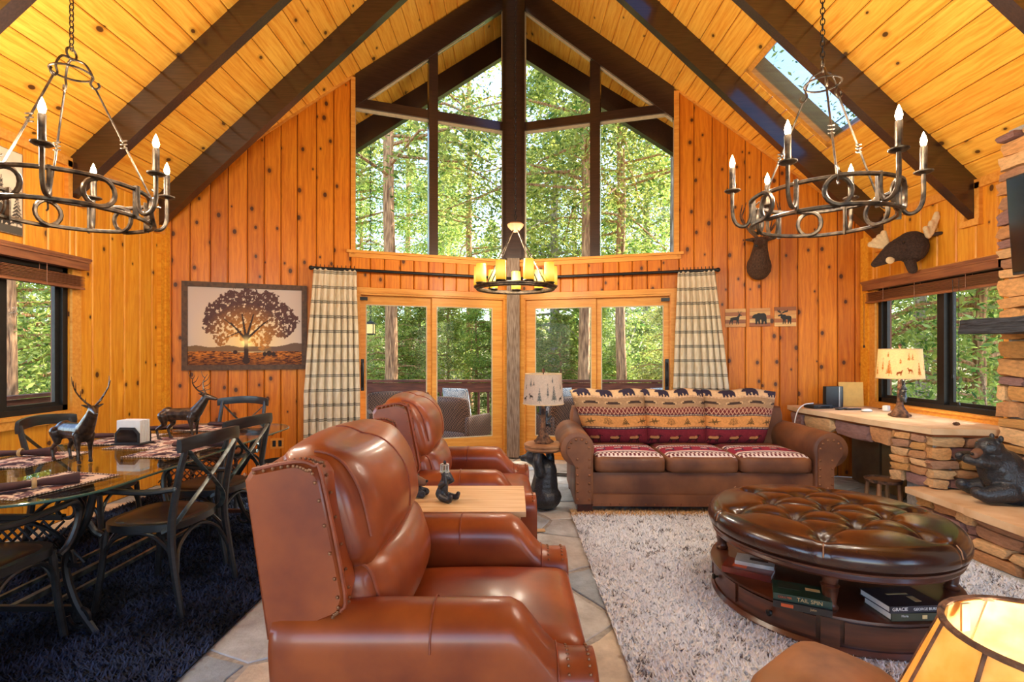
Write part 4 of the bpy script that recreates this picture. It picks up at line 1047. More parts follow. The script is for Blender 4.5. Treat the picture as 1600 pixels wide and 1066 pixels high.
# local: x along, y: front = -.47, back = +.47
b = MB(); b.rbox((0, -.02, .23), (1.95, .86, .26), .03, 5); b.build('base', M['suede'], SF)
b = MB(); b.box((0, -.455, .118), (1.90, .02, .10)); b.build('skirt', M['suede'], SF, False)
b = MB(); b.rbox((0, .36, .55), (2.1, .20, .62), .07, 6); b.build('back_frame', M['suede'], SF)
b = MB()
for i in range(26): b.ell((-.93+1.86*i/25, -.466, .085), (.008, .006, .008), 6, 4)
tag(b.build('nailhead_trim', M['nail'], SF), kind='stuff')
for s in (-1, 1):
    c = MB(); xc = s*1.02; cx = s*1.065; R_ = .145; zc = .555
    sec = []
    for k in range(26):
        a = -.55*PI+1.62*PI*k/25; sec.append((cx+s*-math.cos(a)*R_*-1, zc+R_*math.sin(a)))
    # closed outline: inner wall bottom -> roll -> outer wall bottom
    sec = [(cx+s*math.cos(a)*R_, zc+R_*math.sin(a)) for a in np.linspace(-.42*PI, 1.12*PI, 24)]
    prof = [(cx+s*.02, .09)]+[(cx+s*.02, .42)]+sec+[(cx-s*.135, .40), (cx-s*.135, .09)]
    ys = [-.475, -.47, -.44, -.2, .1, .36, .42]; rows = []
    for i, y in enumerate(ys):
        e = .93 if i == 0 else .985 if i == 1 else 1.0 if i < 5 else .97 if i == 5 else .9
        lift = .02*max(0, y) if y > 0 else 0
        rows.append([((p[0]-xc)*e+xc, y, (p[1]-.4)*e+.4+lift if p[1] > .2 else p[1]) for p in prof])
    m = len(prof); v = [p for q in rows for p in q]; f = [(i*m+k, i*m+(k+1) % m, (i+1)*m+(k+1) % m, (i+1)*m+k) for i in range(len(rows)-1) for k in range(m)]
    f += [tuple(range(m))[::-1], tuple(range((len(rows)-1)*m, len(rows)*m))]; c.add(v, f if s < 0 else [q[::-1] for q in f]); arm = c.build('armrest', M['suede'], SF, ang=50)
    # front facing panel
    c = MB(); pan = [(cx-s*.115, .09), (cx-s*.115, .50)]+[(cx+s*math.cos(a)*.105-s*.012, zc+.105*math.sin(a)) for a in np.linspace(PI, -.25*PI, 16)]+[(cx+s*.015, .40), (cx+s*.015, .09)]
    c.xz(pan if s < 0 else pan[::-1], -.488, -.47); fp = c.build('front_panel', M['suede'], arm, False)
    c = MB()
    for z in np.arange(.13, .50, .068):
        for x in (cx-s*.10, cx-s*.0): c.ell((x, -.489, z), (.0115, .008, .0115), 8, 5)
    for a in np.linspace(.95*PI, .05*PI, 6): c.ell((cx+s*math.cos(a)*.085-s*.012, -.489, zc+.085*math.sin(a)), (.0115, .008, .0115), 8, 5)
    tag(c.build('nailhead_trim', M['nail'], arm), kind='stuff')
    for y in (-.43, .36):
        c = MB(); c.xy([(cx-s*.13, y-.035), (cx+s*.0, y-.035), (cx+s*.0, y+.04), (cx-s*.13, y+.04)][::s], .0, .095); c.build('foot', M['footwood'], SF, False)
for i in range(3):
    x0 = (i-1)*.615
    c = MB(); c.rbox((x0, -.13, .42), (.61, .70, .155), .05, 10, (.004, .012, .02)); st = c.build('seat_cushion', M['suede'], SF, ang=180)
    def seat_pos(U, V, x0=x0):
        X = (U-.5)*.575; Yv = -.455+V*.55; e = 1-np.clip((V-.0)/.09, 0, 1); ex = np.clip(np.abs(U-.5)*2-.88, 0, 1)/.12
        return x0+X, Yv, .502+.02*(1-(2*U-1)**2)*(1-(2*V-.9)**2*.8)-.022*e**2-.018*ex**2
    gridmesh('patterned_top', 110, 80, seat_pos, sofa_seat_cols, M['fabric'], st)
    xa, xb = ((-1.06, -.325), (-.345, .265), (.245, .98))[i]
    wT = xb-xa; xc = (xa+xb)/2
    def back_pos(U, V, xc=xc, wT=wT, i=i):
        w = wT*(.80+.20*V if i != 1 else .97+.03*V)
        sh = (.10 if i == 0 else -.10 if i == 2 else 0)*(1-V)
        pr = (1-np.abs(2*U-1)**4)*(1-np.abs(2*V-1)**3.4); pr = np.clip(pr, 0, 1)**.5
        Z = .485+.515*V+.012*np.sin(U*9+i)*V+.014*(1-(2*U-1)**2)*V
        return xc+sh+(U-.5)*w, .20+.10*V-.15*pr, Z
    bc = gridmesh('back_cushion', 150, 110, back_pos, lambda U, V, i=i: sofa_back_cols(U*.82, V, (0, .37, .11)[i]), M['fabric'], SF)
    sd = bc.modifiers.new('thick', 'SOLIDIFY'); sd.thickness = .10; sd.offset = -1
# ================================================================ RUGS
def pile(name, x0, x1, y0, y1, n, h, lean, colfn, parent, seed, base_z, w=.006):
    rs = np.random.default_rng(seed); P = np.stack([rs.uniform(x0, x1, n), rs.uniform(y0, y1, n), np.full(n, base_z)], 1)
    a = rs.uniform(0, 2*PI, n); ln = h*rs.uniform(.6, 1.2, n); d = np.stack([np.cos(a)*lean*ln, np.sin(a)*lean*ln, ln], 1); s = np.stack([-np.sin(a), np.cos(a), np.zeros(n)], 1)*w*rs.uniform(.6, 1.3, n)[:, None]
    V = np.stack([P-s, P+s, P+d], 1).reshape(-1, 3); me = bpy.data.meshes.new(name); me.from_pydata(V.tolist(), [], np.arange(3*n).reshape(-1, 3).tolist()); me.update()
    c = colfn(P[:, 0], P[:, 1], rs); colattr(me, np.repeat(c, 3, 0)); return tag(ob(name, me, M['fabric'], parent), kind='stuff')
def white_cols(x, y, rs):
    n = vnoise(x+9, y+9, 9, 8, 3); n2 = vnoise(x+3, y*2.4+5, 6, 9, 3); c = lerp(lin(244, 249, 255), lin(224, 230, 240), np.clip(rs.random(len(x)), 0, 1))
    k = (np.abs(n2-.5) < .018) & (n > .46); c[k] = lin(120, 118, 124); e = (y > 4.30-.06*rs.random(len(x))); c[e] = lin(216, 178, 128); return c
def dark_cols(x, y, rs):
    n = vnoise(x+20, y+20, 3.5, 18, 4); return lerp(lin(10, 14, 26), lin(56, 68, 98), np.clip((n-.3)*2+rs.normal(0, .15, len(x)), 0, 1))
def rug(name, x0, x1, y0, y1, label, m, n, h, lean, cf, seed, w):
    r = thing(name, ((x0+x1)/2, (y0+y1)/2, 0), label, 'rug'); ox, oy = (x0+x1)/2, (y0+y1)/2
    b = MB(); b.rbox((0, 0, .010), (x1-x0, y1-y0, .012), .005, 2); b.build('backing', m, r)
    p = pile('pile', x0, x1, y0, y1, n, h, lean, cf, r, seed, .014, w); p.location = (-ox, -oy, 0); return r
M['rugwhite'] = plain('rug_ground_white', lin(244, 245, 248), .95, var=.12, scale=60)
M['rugdark'] = plain('rug_ground_dark', lin(14, 17, 28), .95, var=.3, scale=60)
rug('shag_rug', .50, 2.98, 1.35, 4.42, 'white shaggy rug with grey flecks under the tufted ottoman', M['rugwhite'], 95000, .020, 1.1, white_cols, 31, .005)
rug('dark_rug', -3.45, -1.39, 1.15, 5.0, 'dark navy shaggy rug under the dining table', M['rugdark'], 80000, .022, 1.2, dark_cols, 32, .006)

# ================================================================ TUFTED OTTOMAN
OX, OY = 1.73, 2.82
r = OT = thing('tufted_ottoman', (OX, OY, .016), 'round tufted dark leather ottoman with wooden shelf base', 'ottoman', 0)
BT = []
for j, yy in enumerate((-.40, -.135, .135, .40)):
    k = (2, 3, 4, 3)[j] if False else (3, 4, 3, 2)[j] if j < 3 else 3
    xs = {0: (-.16, .16), 1: (-.34, 0, .34), 2: (-.34, 0, .34), 3: (-.16, .16)}[j]
    for x in (xs if j in (0, 3) else ((-.36, -.12, .12, .36) if j == 1 else (-.24, 0, .24))): BT.append((x, yy))
BT = [((x+(.5 if j % 2 else 0))*.285, j*.235) for j in (-2, -1, 0, 1, 2) for x in (-2, -1, 0, 1, 2)]
BT = [p for p in BT if math.hypot(*p) < .50]
ca, sa = math.cos(.5), math.sin(.5); BT = [(x*ca-y*sa, x*sa+y*ca) for x, y in BT]
SEG = [(BT[i], BT[j]) for i in range(len(BT)) for j in range(i) if math.dist(BT[i], BT[j]) < .30]
for p in BT:
    if math.hypot(*p) > .42: k = .62/math.hypot(*p); SEG.append((p, (p[0]*k, p[1]*k)))
def tuft(X, Y):
    dep = np.zeros(X.shape)
    for (x, y) in BT: dep += .024*np.exp(-((X-x)**2+(Y-y)**2)/.0016)+.012*np.exp(-((X-x)**2+(Y-y)**2)/.011)
    cr = np.full(X.shape, 9.0)
    for (a, b_) in SEG:
        dx, dy = b_[0]-a[0], b_[1]-a[1]; t = np.clip(((X-a[0])*dx+(Y-a[1])*dy)/(dx*dx+dy*dy), 0, 1); cr = np.minimum(cr, np.hypot(X-a[0]-t*dx, Y-a[1]-t*dy))
    return dep, cr
nr, na = 70, 260; v = []; f = []
prof = [(t*.535, .515-.02*(t)**3) for t in np.linspace(0.004, 1, 50)]+[(.535+.072*math.sin(a), .495-.072+.072*math.cos(a)) for a in np.linspace(.12, PI*.62, 16)]+[(.585, .385), (.57, .372)]
PR = np.array(prof); ang = np.linspace(0, 2*PI, na, endpoint=False); Xg = PR[:, :1]*np.cos(ang); Yg = PR[:, :1]*np.sin(ang); Zg = np.repeat(PR[:, 1:], na, 1)
dep, cr = tuft(Xg, Yg); fade = np.clip((PR[:, 1:]-.37)/.07, 0, 1); groove = .007*np.exp(-(cr/.008)**2)+.006*np.exp(-(cr/.035)**2)
Zg = Zg-(dep+groove)*np.clip((.60-np.hypot(Xg, Yg))/.08, .0, 1); rad = 1-.012*np.exp(-(cr/.012)**2)*(PR[:, :1] > .5)*fade/.6
Vn = np.stack([Xg*rad, Yg*rad, Zg], -1).reshape(-1, 3); n_ = len(prof)
F = [(i*na+k, (i+1)*na+k, (i+1)*na+(k+1) % na, i*na+(k+1) % na) for i in range(n_-1) for k in range(na)]+[tuple(range(na))]
b = MB(); b.V = [tuple(p) for p in Vn.tolist()]; b.F = F; cu = b.build('cushion', M['darkleather'], r, ang=180)
for (x, y) in BT:
    d, c_ = tuft(np.array([[x]]), np.array([[y]])); b = MB(); b.ell((x, y, .513-float(d[0, 0])-.02), (.011, .011, .007), 8, 5); b.build('button', M['darkleather'], cu)
b = MB()
for (a, c_) in SEG:
    if math.hypot(*c_) > .6:
        A = Vector((a[0], a[1], 0)); D = Vector((c_[0], c_[1], 0)).normalized(); b.tube([D*.604+Vector((0, 0, .43)), D*.596+Vector((0, 0, .465)), D*.578+Vector((0, 0, .487))], .0028, 5)
tag(b.build('seam_stitch', M['stitch'], cu), kind='stuff')
b = MB(); b.lathe([(.50, .335), (.575, .335), (.582, .345), (.575, .36), (.59, .368), (.592, .378), (.56, .385), (.5, .385)], 72); b.build('upper_rim', M['mahogany'], r)
b = MB(); b.lathe([(.0, .178), (.575, .178), (.592, .172), (.594, .162), (.58, .155), (0, .155)][1:-1]+[(.3, .155)], 72); b.build('shelf', M['mahogany'], r)
b = MB(); b.lathe([(.3, .03), (.565, .03), (.565, .155), (.3, .155)], 72); b.build('drawer_drum', M['mahogany'], r)
b = MB(); b.lathe([(.3, .006), (.585, .006), (.59, .016), (.578, .034), (.3, .036)], 72); b.build('base_molding', M['mahogany'], r)
for k in range(4):
    a = math.radians(-120+90*k); p = (.535*math.cos(a), .535*math.sin(a), 0)
    b = MB(); b.lathe([(.032, .178), (.036, .19), (.028, .20), (.026, .21), (.037, .285), (.040, .29), (.026, .297), (.033, .305), (.036, .335), (.036, .345)], 28, p, flute=lambda i, q: 1-.07*max(0, math.cos(q*12)) if i in (3, 4) else 1); b.build('column', M['mahogany'], r)
    b = MB(); b.box((.562*math.cos(a), .562*math.sin(a), .095), (.05, .075, .125), rotm(0, 0, a)); b.build('corner_block', M['mahogany'], r, False)
for k in range(8):
    a0 = math.radians(-120+45*k); A0 = a0+math.radians(5.5 if k % 2 == 0 else 1.2); A1 = a0+math.radians(45)-math.radians(1.2 if k % 2 == 0 else 5.5)
    pts = np.linspace(A0, A1, 10); v = []
    for rr in (.565, .576):
        for z in (.05, .145): v += [(rr*math.cos(t), rr*math.sin(t), z) for t in pts]
    n = 10; f = [(20+i, 20+i+1, 30+i+1, 30+i) for i in range(9)]+[(i, 10+i, 10+i+1, i+1) for i in range(9)]+[(i, i+1, 21+i, 20+i) for i in range(9)]+[(10+i, 30+i, 31+i, 11+i) for i in range(9)]+[(0, 20, 30, 10), (9, 19, 39, 29)]
    b = MB(); b.add(v, f); dr = b.build('drawer', M['mahogany'], r)
    am = (A0+A1)/2
    if k in (2, 3, 6, 7, 5): 
        ax = rotm(0, PI/2, am); c = MB(); c.lathe([(.005, 0), (.006, .012), (.014, .018), (.016, .026), (.010, .032)], 14, (.576*math.cos(am), .576*math.sin(am), .10), ax); c.build('knob', M['blackiron'], dr)
for k in range(4):
    a = math.radians(-75+90*k); b = MB(); b.lathe([(.03, .0), (.038, .006)], 12, (.5*math.cos(a), .5*math.sin(a), 0)); b.build('foot', M['mahogany'], r)

# books on the ottoman shelf
def book(x, y, z, rz, w, d, t, cover, label, spine=(), front=(), pages=None, orn=()):
    """w: spine length, d: depth of cover; spine faces local -y"""
    r = thing('book', (x, y, z), label, 'book', math.radians(rz), 'books on the ottoman shelf'); b = MB()
    b.bb((-w/2, -d/2, 0), (w/2, d/2, .003)); b.bb((-w/2, -d/2, t-.003), (w/2, d/2, t)); b.bb((-w/2, -d/2-.002, 0), (w/2, -d/2+.003, t)); b.build('cover', cover, r, False)
    b = MB(); b.bb((-w/2+.004, -d/2+.004, .003), (w/2-.004, d/2-.004, t-.003)); b.build('page_block', pages or M['paper'], r, False)
    for (s, size, px, pz, m) in spine: text('spine_lettering', s, size, m, r, Matrix.Translation((px, -d/2-.0025, pz)) @ Matrix.Rotation(PI/2, 4, 'X'))
    for (px, py, sx, sy, m) in front: b = MB(); b.box((px, py, t+.0004), (sx, sy, .0008)); b.build('cover_print', m, r, False)
    for (px, sx, m) in orn: b = MB(); b.box((px, -d/2-.0024, t/2), (sx, .0008, t*.5)); b.build('spine_print', m, r, False)
    return r
CV = {k: plain('cover_'+k, lin(*c), .35, var=.3, scale=12, bmp=0, coat=.4) for k, c in dict(black=(26, 24, 28), navy=(30, 34, 52), green=(30, 62, 52), red=(120, 44, 30), white=(214, 212, 206), grey=(150, 150, 150), olive=(58, 66, 52)).items()}
TOPZ = .016+.178
def sp(px, py, z): p = onz(px, py, z); return p.x, p.y
x, y = sp(1170, 894, TOPZ); book(x, y, TOPZ, -36, .24, .15, .032, CV['red'], 'red covered book lying under the white paperback on the shelf', front=[(-.04, -.02, .07, .05, M['label_red'])])
book(x+.05, y+.035, TOPZ+.0325, -30, .19, .12, .02, CV['white'], 'white paperback with a dark picture on top of the red book', front=[(.02, .0, .09, .035, CV['black'])])
x, y = sp(1252, 945, TOPZ); book(x, y, TOPZ, -27, .235, .15, .03, CV['black'], 'lower black novel with orange spine print in the middle stack', [('John', .014, .045, .018, M['label_gold'])], orn=[(-.06, .05, M['label_red'])])
book(x+.004, y+.012, TOPZ+.0305, -25, .235, .15, .032, CV['green'], 'dark green novel on top of the middle stack beside the carved column', [('TAIL SPIN', .024, .03, .016, M['label_gold']), ('COULTER', .013, -.07, .016, M['label_red'])], front=[(.05, .02, .06, .03, M['label_gold']), (-.05, .02, .09, .06, CV['olive'])])
x, y = sp(1410, 955, TOPZ); book(x, y, TOPZ, 2, .24, .17, .034, CV['olive'], 'olive spined book at the bottom of the right stack', [('Maria', .014, -.06, .022, M['label_white'])], orn=[(.03, .022, M['label_gold'])])
book(x-.005, y+.008, TOPZ+.0345, 4, .25, .18, .030, CV['navy'], 'navy book with white spine lettering on top of the right stack', [('GRACIE', .021, -.08, .017, M['label_white']), ('GEORGE BURNS', .017, .045, .015, M['label_white'])], front=[(.0, .02, .10, .012, M['label_gold']), (.04, -.03, .03, .05, M['label_gold'])])

# ================================================================ DINING TABLE
TX, TYa, TYb = -2.42, 2.03, 4.46; TW = 1.18; TYC = (TYa+TYb)/2; TL = TYb-TYa
r = thing('dining_table', (TX, TYC, .016), 'glass topped dining table on a scrolled black iron base', 'table')
def stadium(w, l, rad, n=8):
    q = []
    for cx_, cy_, a0 in ((w/2-rad, l/2-rad, 0), (-w/2+rad, l/2-rad, PI/2), (-w/2+rad, -l/2+rad, PI), (w/2-rad, -l/2+rad, 1.5*PI)): q += [(cx_+rad*math.cos(a0+PI/2*i/n), cy_+rad*math.sin(a0+PI/2*i/n)) for i in range(n+1)]
    return q
b = MB(); b.xy(stadium(TW, TL, .34), .732, .744); b.build('glass_top', M['tableglass'], r, False)
b = MB(); b.tube([(p[0], p[1], .738) for p in stadium(TW+.004, TL+.004, .34)], .0065, 6, True); b.build('polished_edge', M['glassedge'], r)
b = MB(); q = stadium(TW-.34, TL-.55, .12); b.tube([(p[0], p[1], .715) for p in q], .014, 6, True); b.build('upper_frame', M['blackiron'], r)
b = MB(); b.box((0, 0, .12), (.03, TL-.9, .03)); b.box((-.16, 0, .12), (.02, TL-.9, .02)); b.box((.16, 0, .12), (.02, TL-.9, .02)); b.build('stretcher', M['steelbrace'], r, False)
for sy in (-1, 1):
    yb = sy*(TL/2-.45)
    for sx in (-1, 1):
        b = MB(); b.tube(spline([(sx*.40, yb, .715), (sx*.36, yb, .55), (sx*.26, yb, .36), (sx*.30, yb, .16), (sx*.40, yb, .0)], 6), .018, 8)
        b.tube([(sx*.27+.075*math.cos(a)*(1-i/34), yb, .60+.075*math.sin(a)*(1-i/34)) for i, a in enumerate(np.linspace(0, 3*PI, 28))], .010, 6); b.tube([(sx*.33+.06*math.cos(a)*(1-i/34), yb, .08+.06*math.sin(a)*(1-i/34)) for i, a in enumerate(np.linspace(PI, 4*PI, 28))], .010, 6); b.build('scroll_leg', M['blackiron'], r)
    b = MB(); b.box((0, yb, .12), (.62, .025, .025)); b.box((0, yb, .56), (.5, .025, .025))
    for k in range(-5, 6):
        b.tube([(k*.05-.10, yb, .34), (k*.05+.10, yb, .54)], .006, 5); b.tube([(k*.05+.10, yb, .34), (k*.05-.10, yb, .54)], .006, 5)
    b.tube([(.30*math.cos(a), yb, .34+.0*a+.20*math.sin(a)) for a in np.linspace(0, PI, 14)], .012, 6); b.box((0, yb, .33), (.66, .02, .02)); b.build('lattice_panel', M['mahogany'] if sy > 0 else M['blackiron'], r)
TT = .016+.746

# ---------------- chairs
def chair(x, y, face, label, arms=True):
    """face: heading in degrees of the front"""
    r = thing('bentwood_chair', (x, y, .018), label, 'chair', math.radians(face), 'cross back dining chairs'); WD = M['chairwood']
    seat = [(.22*math.copysign(abs(math.cos(a))**.62, math.cos(a)), (.235 if math.cos(a) > 0 else .215)*math.copysign(abs(math.sin(a))**.62, math.sin(a))) for a in np.linspace(0, 2*PI, 40, endpoint=False)]
    b = MB(); b.xy(seat, .425, .462); st = b.build('seat', WD, r, ang=30)
    pr = [(p[0]*.86, p[1]*.86) for p in seat]; b = MB(); b.V = [(p[0], p[1], .462) for p in pr]+[(p[0]*.9, p[1]*.9, .471) for p in pr]+[(p[0]*.5, p[1]*.5, .466) for p in pr]+[(0, 0, .463)]
    n = 40; b.F = [(i, (i+1) % n, n+(i+1) % n, n+i) for i in range(n)]+[(n+i, n+(i+1) % n, 2*n+(i+1) % n, 2*n+i) for i in range(n)]+[(2*n+i, 2*n+(i+1) % n, 3*n) for i in range(n)]; b.build('seat_pad', M['chairpad'], st, ang=180)
    for s in (-1, 1):
        b = MB(); b.tube(spline([(-.27, s*.225, 0), (-.225, s*.222, .25), (-.205, s*.215, .45), (-.235, s*.212, .68), (-.285, s*.208, .89)], 5), [.015+.005*math.sin(PI*i/20) for i in range(21)], 8); b.build('back_post', WD, r)
        b = MB(); b.tube(spline([(.215, s*.215, 0), (.19, s*.20, .22), (.175, s*.19, .43)], 5), .0165, 8); b.build('front_leg', WD, r)
        b = MB(); b.tube(spline([(-.215, s*.218, .23), (-.19, s*.212, .33), (-.10, s*.208, .405), (0, s*.207, .418), (.09, s*.205, .40), (.165, s*.20, .33), (.185, s*.20, .22)], 5), .011, 7); b.build('side_brace', WD, r)
        if arms:
            b = MB(); b.tube(spline([(-.225, s*.225, .655), (-.10, s*.262, .645), (.06, s*.285, .655), (.16, s*.285, .655), (.215, s*.278, .61), (.215, s*.268, .53), (.185, s*.250, .445), (.15, s*.238, .415)], 6), .0155, 8); am = b.build('arm', WD, r)
            b = MB(); b.ell((-.235, s*.232, .655), (.012, .008, .014), 8, 6); b.build('bolt_cap', M['steelbrace'], am)
        b = MB(); b.tube(spline([(-.285, s*.195, .845), (-.275, s*.08, .74), (-.262, -s*.05, .63), (-.24, -s*.15, .535), (-.20, -s*.19, .46), (-.14, -s*.2, .425)], 6), .013, 6, flat=(.32, 1.25) if False else (1.2, .4)); b.build('cross_strap', M['steelbrace'], r)
    b = MB(); b.tube(spline([(.19, -.198, .24), (.18, -.16, .35), (.175, -.07, .412), (.175, .07, .412), (.18, .16, .35), (.19, .198, .24)], 5), .011, 7); b.build('front_brace', WD, r)
    b = MB(); b.tube(spline([(-.23, -.21, .22), (-.2, -.15, .34), (-.19, 0, .405), (-.2, .15, .34), (-.23, .21, .22)], 5), .011, 7); b.build('rear_brace', WD, r)
    b = MB(); b.ell((-.267, .012, .685), (.012, .012, .012), 8, 6); b.build('rivet', M['steelbrace'], r)
    path = spline([(-.268, -.245, .878), (-.292, -.20, .888), (-.325, -.1, .897), (-.335, 0, .90), (-.325, .1, .897), (-.292, .20, .888), (-.268, .245, .878)], 4)
    b = MB(); v = []; m = len(path)
    for p in path:
        for dx, dz in ((-.012, -.034), (.010, -.034), (.014, 0), (.010, .034), (-.012, .034), (-.016, 0)): v.append((p.x+dx, p.y, p.z+dz))
    f = [(i*6+k, i*6+(k+1) % 6, (i+1)*6+(k+1) % 6, (i+1)*6+k) for i in range(m-1) for k in range(6)]+[tuple(range(6))[::-1], tuple(range((m-1)*6, m*6))]; b.add(v, f); b.build('top_rail', WD, r)
    return r
chair(-2.32, 2.20, 97, 'black bentwood armchair cut by the left picture edge at the near table end')
chair(-1.94, 2.86, 176, 'black cross back armchair in full view on the right side of the table')
chair(-2.06, 3.53, 172, 'black cross back chair behind the nearest armchair, beside the leather recliner', False)
chair(-2.60, 4.66, -92, 'black cross back chair at the far table end under the sunset picture', False)
chair(-2.86, 3.48, 6, 'black cross back chair on the window side of the table', False)

# ---------------- table settings
def mat_cols(U, V):
    out = np.zeros(U.shape+(3,)); out[:] = lin(224, 200, 180); n = vnoise(U, V, 7, 21, 3); out[n > .58] = lin(150, 104, 96); out[n < .38] = lin(96, 72, 84)
    for i in range(3): out[sil(U, V, (BEAR, DEER, MOOSE)[i], .06+i*.3, .28, .28, .45)] = lin(64, 40, 48)
    e = np.minimum(np.minimum(U, 1-U), np.minimum(V, 1-V)); out[e < .05] = lin(72, 46, 50); out[(e < .035) & (np.mod((U+V)*30, 1) < .5)] = lin(210, 190, 170); return out
def placemat(x, y, rz, label):
    r = thing('placemat', (x, y, TT), label, 'placemat', math.radians(rz), 'wildlife placemats'); g = gridmesh('woven_cloth', 70, 50, lambda U, V: ((U-.5)*.46, (V-.5)*.33, .004+U*0), mat_cols, M['fabric'], r)
    sd = g.modifiers.new('t', 'SOLIDIFY'); sd.thickness = .003; sd.offset = -1; return r
def napkin(x, y, rz, label):
    r = thing('napkin', (x, y, TT+.0045), label, 'napkin', math.radians(rz), 'rolled brown napkins'); b = MB()
    prof_ = [(-.15, .020), (-.10, .022), (-.03, .018), (0, .015), (.03, .018), (.10, .026), (.155, .030)]
    v = []
    for x_, q in prof_:
        for k in range(14): a = 2*PI*k/14; rr = q*(1+.14*math.sin(3*a+x_*9)); v.append((x_, rr*1.35*math.cos(a), .0245+rr*.8*math.sin(a)))
    n = 14; f = [(i*n+k, (i+1)*n+k, (i+1)*n+(k+1) % n, i*n+(k+1) % n) for i in range(6) for k in range(n)]+[tuple(range(n)), tuple(range(6*n, 7*n))[::-1]]; b.add(v, f); b.build('rolled_cloth', M['napkin'], r, ang=80)
    b = MB(); b.tube([(0, .027*math.cos(a), .0255+.0195*math.sin(a)) for a in [2*PI*i/18 for i in range(18)]], .0055, 6, True, flat=(1, 1.6)); b.build('napkin_ring', M['ringwood'], r); return r
PM = [(-2.16, 2.36, 78, 'placemat under the napkin at the near right table corner'), (-2.10, 3.20, 86, 'patterned placemat in front of the nearest cross back chair'), (-2.74, 2.92, 92, 'patterned placemat under the left napkin on the window side'), (-2.74, 3.62, 92, 'patterned placemat on the window side behind the near elk'), (-2.42, 3.46, 88, 'patterned placemat under the napkin holder'), (-2.42, 4.16, 0, 'patterned placemat at the far end of the table')]
for p in PM: placemat(*p)
napkin(-2.13, 2.28, 48, 'brown napkin in a wooden ring at the near right table corner'); napkin(-2.86, 2.98, 20, 'dark brown napkin in a ring at the left picture edge'); napkin(-2.79, 3.62, 15, 'dark brown napkin lying behind the near elk figurine'); napkin(-2.0, 3.28, 12, 'brown napkin in front of the nearest cross back chair'); napkin(-2.33, 4.18, -8, 'brown napkin at the far end of the table'); napkin(-2.66, 4.0, 30, 'brown folded napkin behind the far elk figurine')
# napkin holder
x, y = sp(199, 697, TT); r = thing('napkin_holder', (x, y+.05, TT+.0045), 'black napkin holder filled with white paper napkins', 'napkin holder', math.radians(-4))
b = MB(); b.rbox((0, 0, .006), (.20, .13, .012), .004, 2); b.build('base', M['black'], r)
for yy in (-.05, .045): b = MB(); b.xz([(-.085, .01), (.085, .01), (.085, .075), (.05, .115), (-.05, .115), (-.085, .075)], yy, yy+.008); b.build('side_plate', M['black'], r, False)
b = MB(); b.xz([(-.07, .02), (.07, .02), (.07, .07), (.043, .10), (-.043, .10), (-.07, .07)], -.052, -.049); b.build('inset', M['screen'], r, False)
for k in range(6): b = MB(); b.rbox((0, -.033+k*.0145, .087), (.165, .0115, .15), .003, 2, (0, .002, 0)); b.build('paper_napkin', M['paper'], r)

# ================================================================ ANIMAL FIGURES
def elk(x, y, z, rz, sc, label, look=0):
    r = thing('elk_figurine', (x, y, z), label, 'figurine', math.radians(rz), 'bronze elk figurines'); r.scale = (sc, sc, sc); b = MB()
    b.cap((-.10, 0, .185), (.07, 0, .185), .046, .050); b.ell((-.105, 0, .185), (.05, .046, .055)); b.ell((.075, 0, .18), (.05, .045, .06)); b.cap((.095, 0, .20), (.155, 0, .285), .046, .030)
    b.cap((.155, 0, .285), (.168, 0, .315), .03, .026); hd = Vector((.17, 0, .315)); q = rotm(0, 0, look)
    def hp(v): return hd+q @ Vector(v)
    b.cap(hp((0, 0, 0)), hp((.055, 0, -.014)), .024, .015); b.cap(hp((.055, 0, -.014)), hp((.075, 0, -.018)), .015, .011)
    for s in (-1, 1): b.cap(hp((-.012, s*.02, .015)), hp((-.03, s*.05, .028)), .010, .005)
    b.cap((-.15, 0, .20), (-.165, 0, .165), .014, .007)
    for (fx, fy, k) in ((.085, .03, 0), (.07, -.03, .02), (-.10, .032, 0), (-.125, -.032, -.02)):
        if fx > 0: b.cap((fx, fy, .165), (fx+k*.5, fy, .085), .024, .012); b.cap((fx+k*.5, fy, .085), (fx+k, fy, .012), .011, .009); b.cap((fx+k, fy, .01), (fx+k+.012, fy, .008), .011, .009)
        else: b.cap((fx, fy, .175), (fx+.012, fy, .115), .036, .018); b.cap((fx+.012, fy, .115), (fx-.025+k, fy, .075), .016, .011); b.cap((fx-.025+k, fy, .075), (fx-.01+k, fy, .012), .0105, .009); b.cap((fx-.01+k, fy, .01), (fx+.004+k, fy, .008), .011, .009)
    ob('body', sculpt(b, .0052, 3, 'elk_body'), M['elk'], r)
    for s in (-1, 1):
        a = MB(); main = spline([hp((-.008, s*.012, .02)), hp((-.045, s*.045, .06)), hp((-.06, s*.075, .115)), hp((-.035, s*.085, .165))], 5); a.tube(main, [.0068*(1-.75*i/15) for i in range(16)], 6)
        for i, (dx, dz) in ((3, (.05, .02)), (6, (.055, .035)), (9, (.045, .045)), (12, (-.03, .045))): p = main[i]; a.tube(spline([p, p+q @ Vector((dx*.6, s*.004, dz*.4)), p+q @ Vector((dx, s*.006, dz*1.2))], 3), [.0042*(1-.7*k/6) for k in range(7)], 5)
        a.build('antler', M['elk'], r)
    return r
x, y = sp(118, 722, TT); elk(x, y, TT, -22, .95, 'bronze elk figurine with head turned at the near end of the table', math.radians(-20))
x, y = sp(290, 686, TT); elk(x-.02, y, TT, 3, .95, 'bronze elk figurine standing beyond the napkin holder', 0)

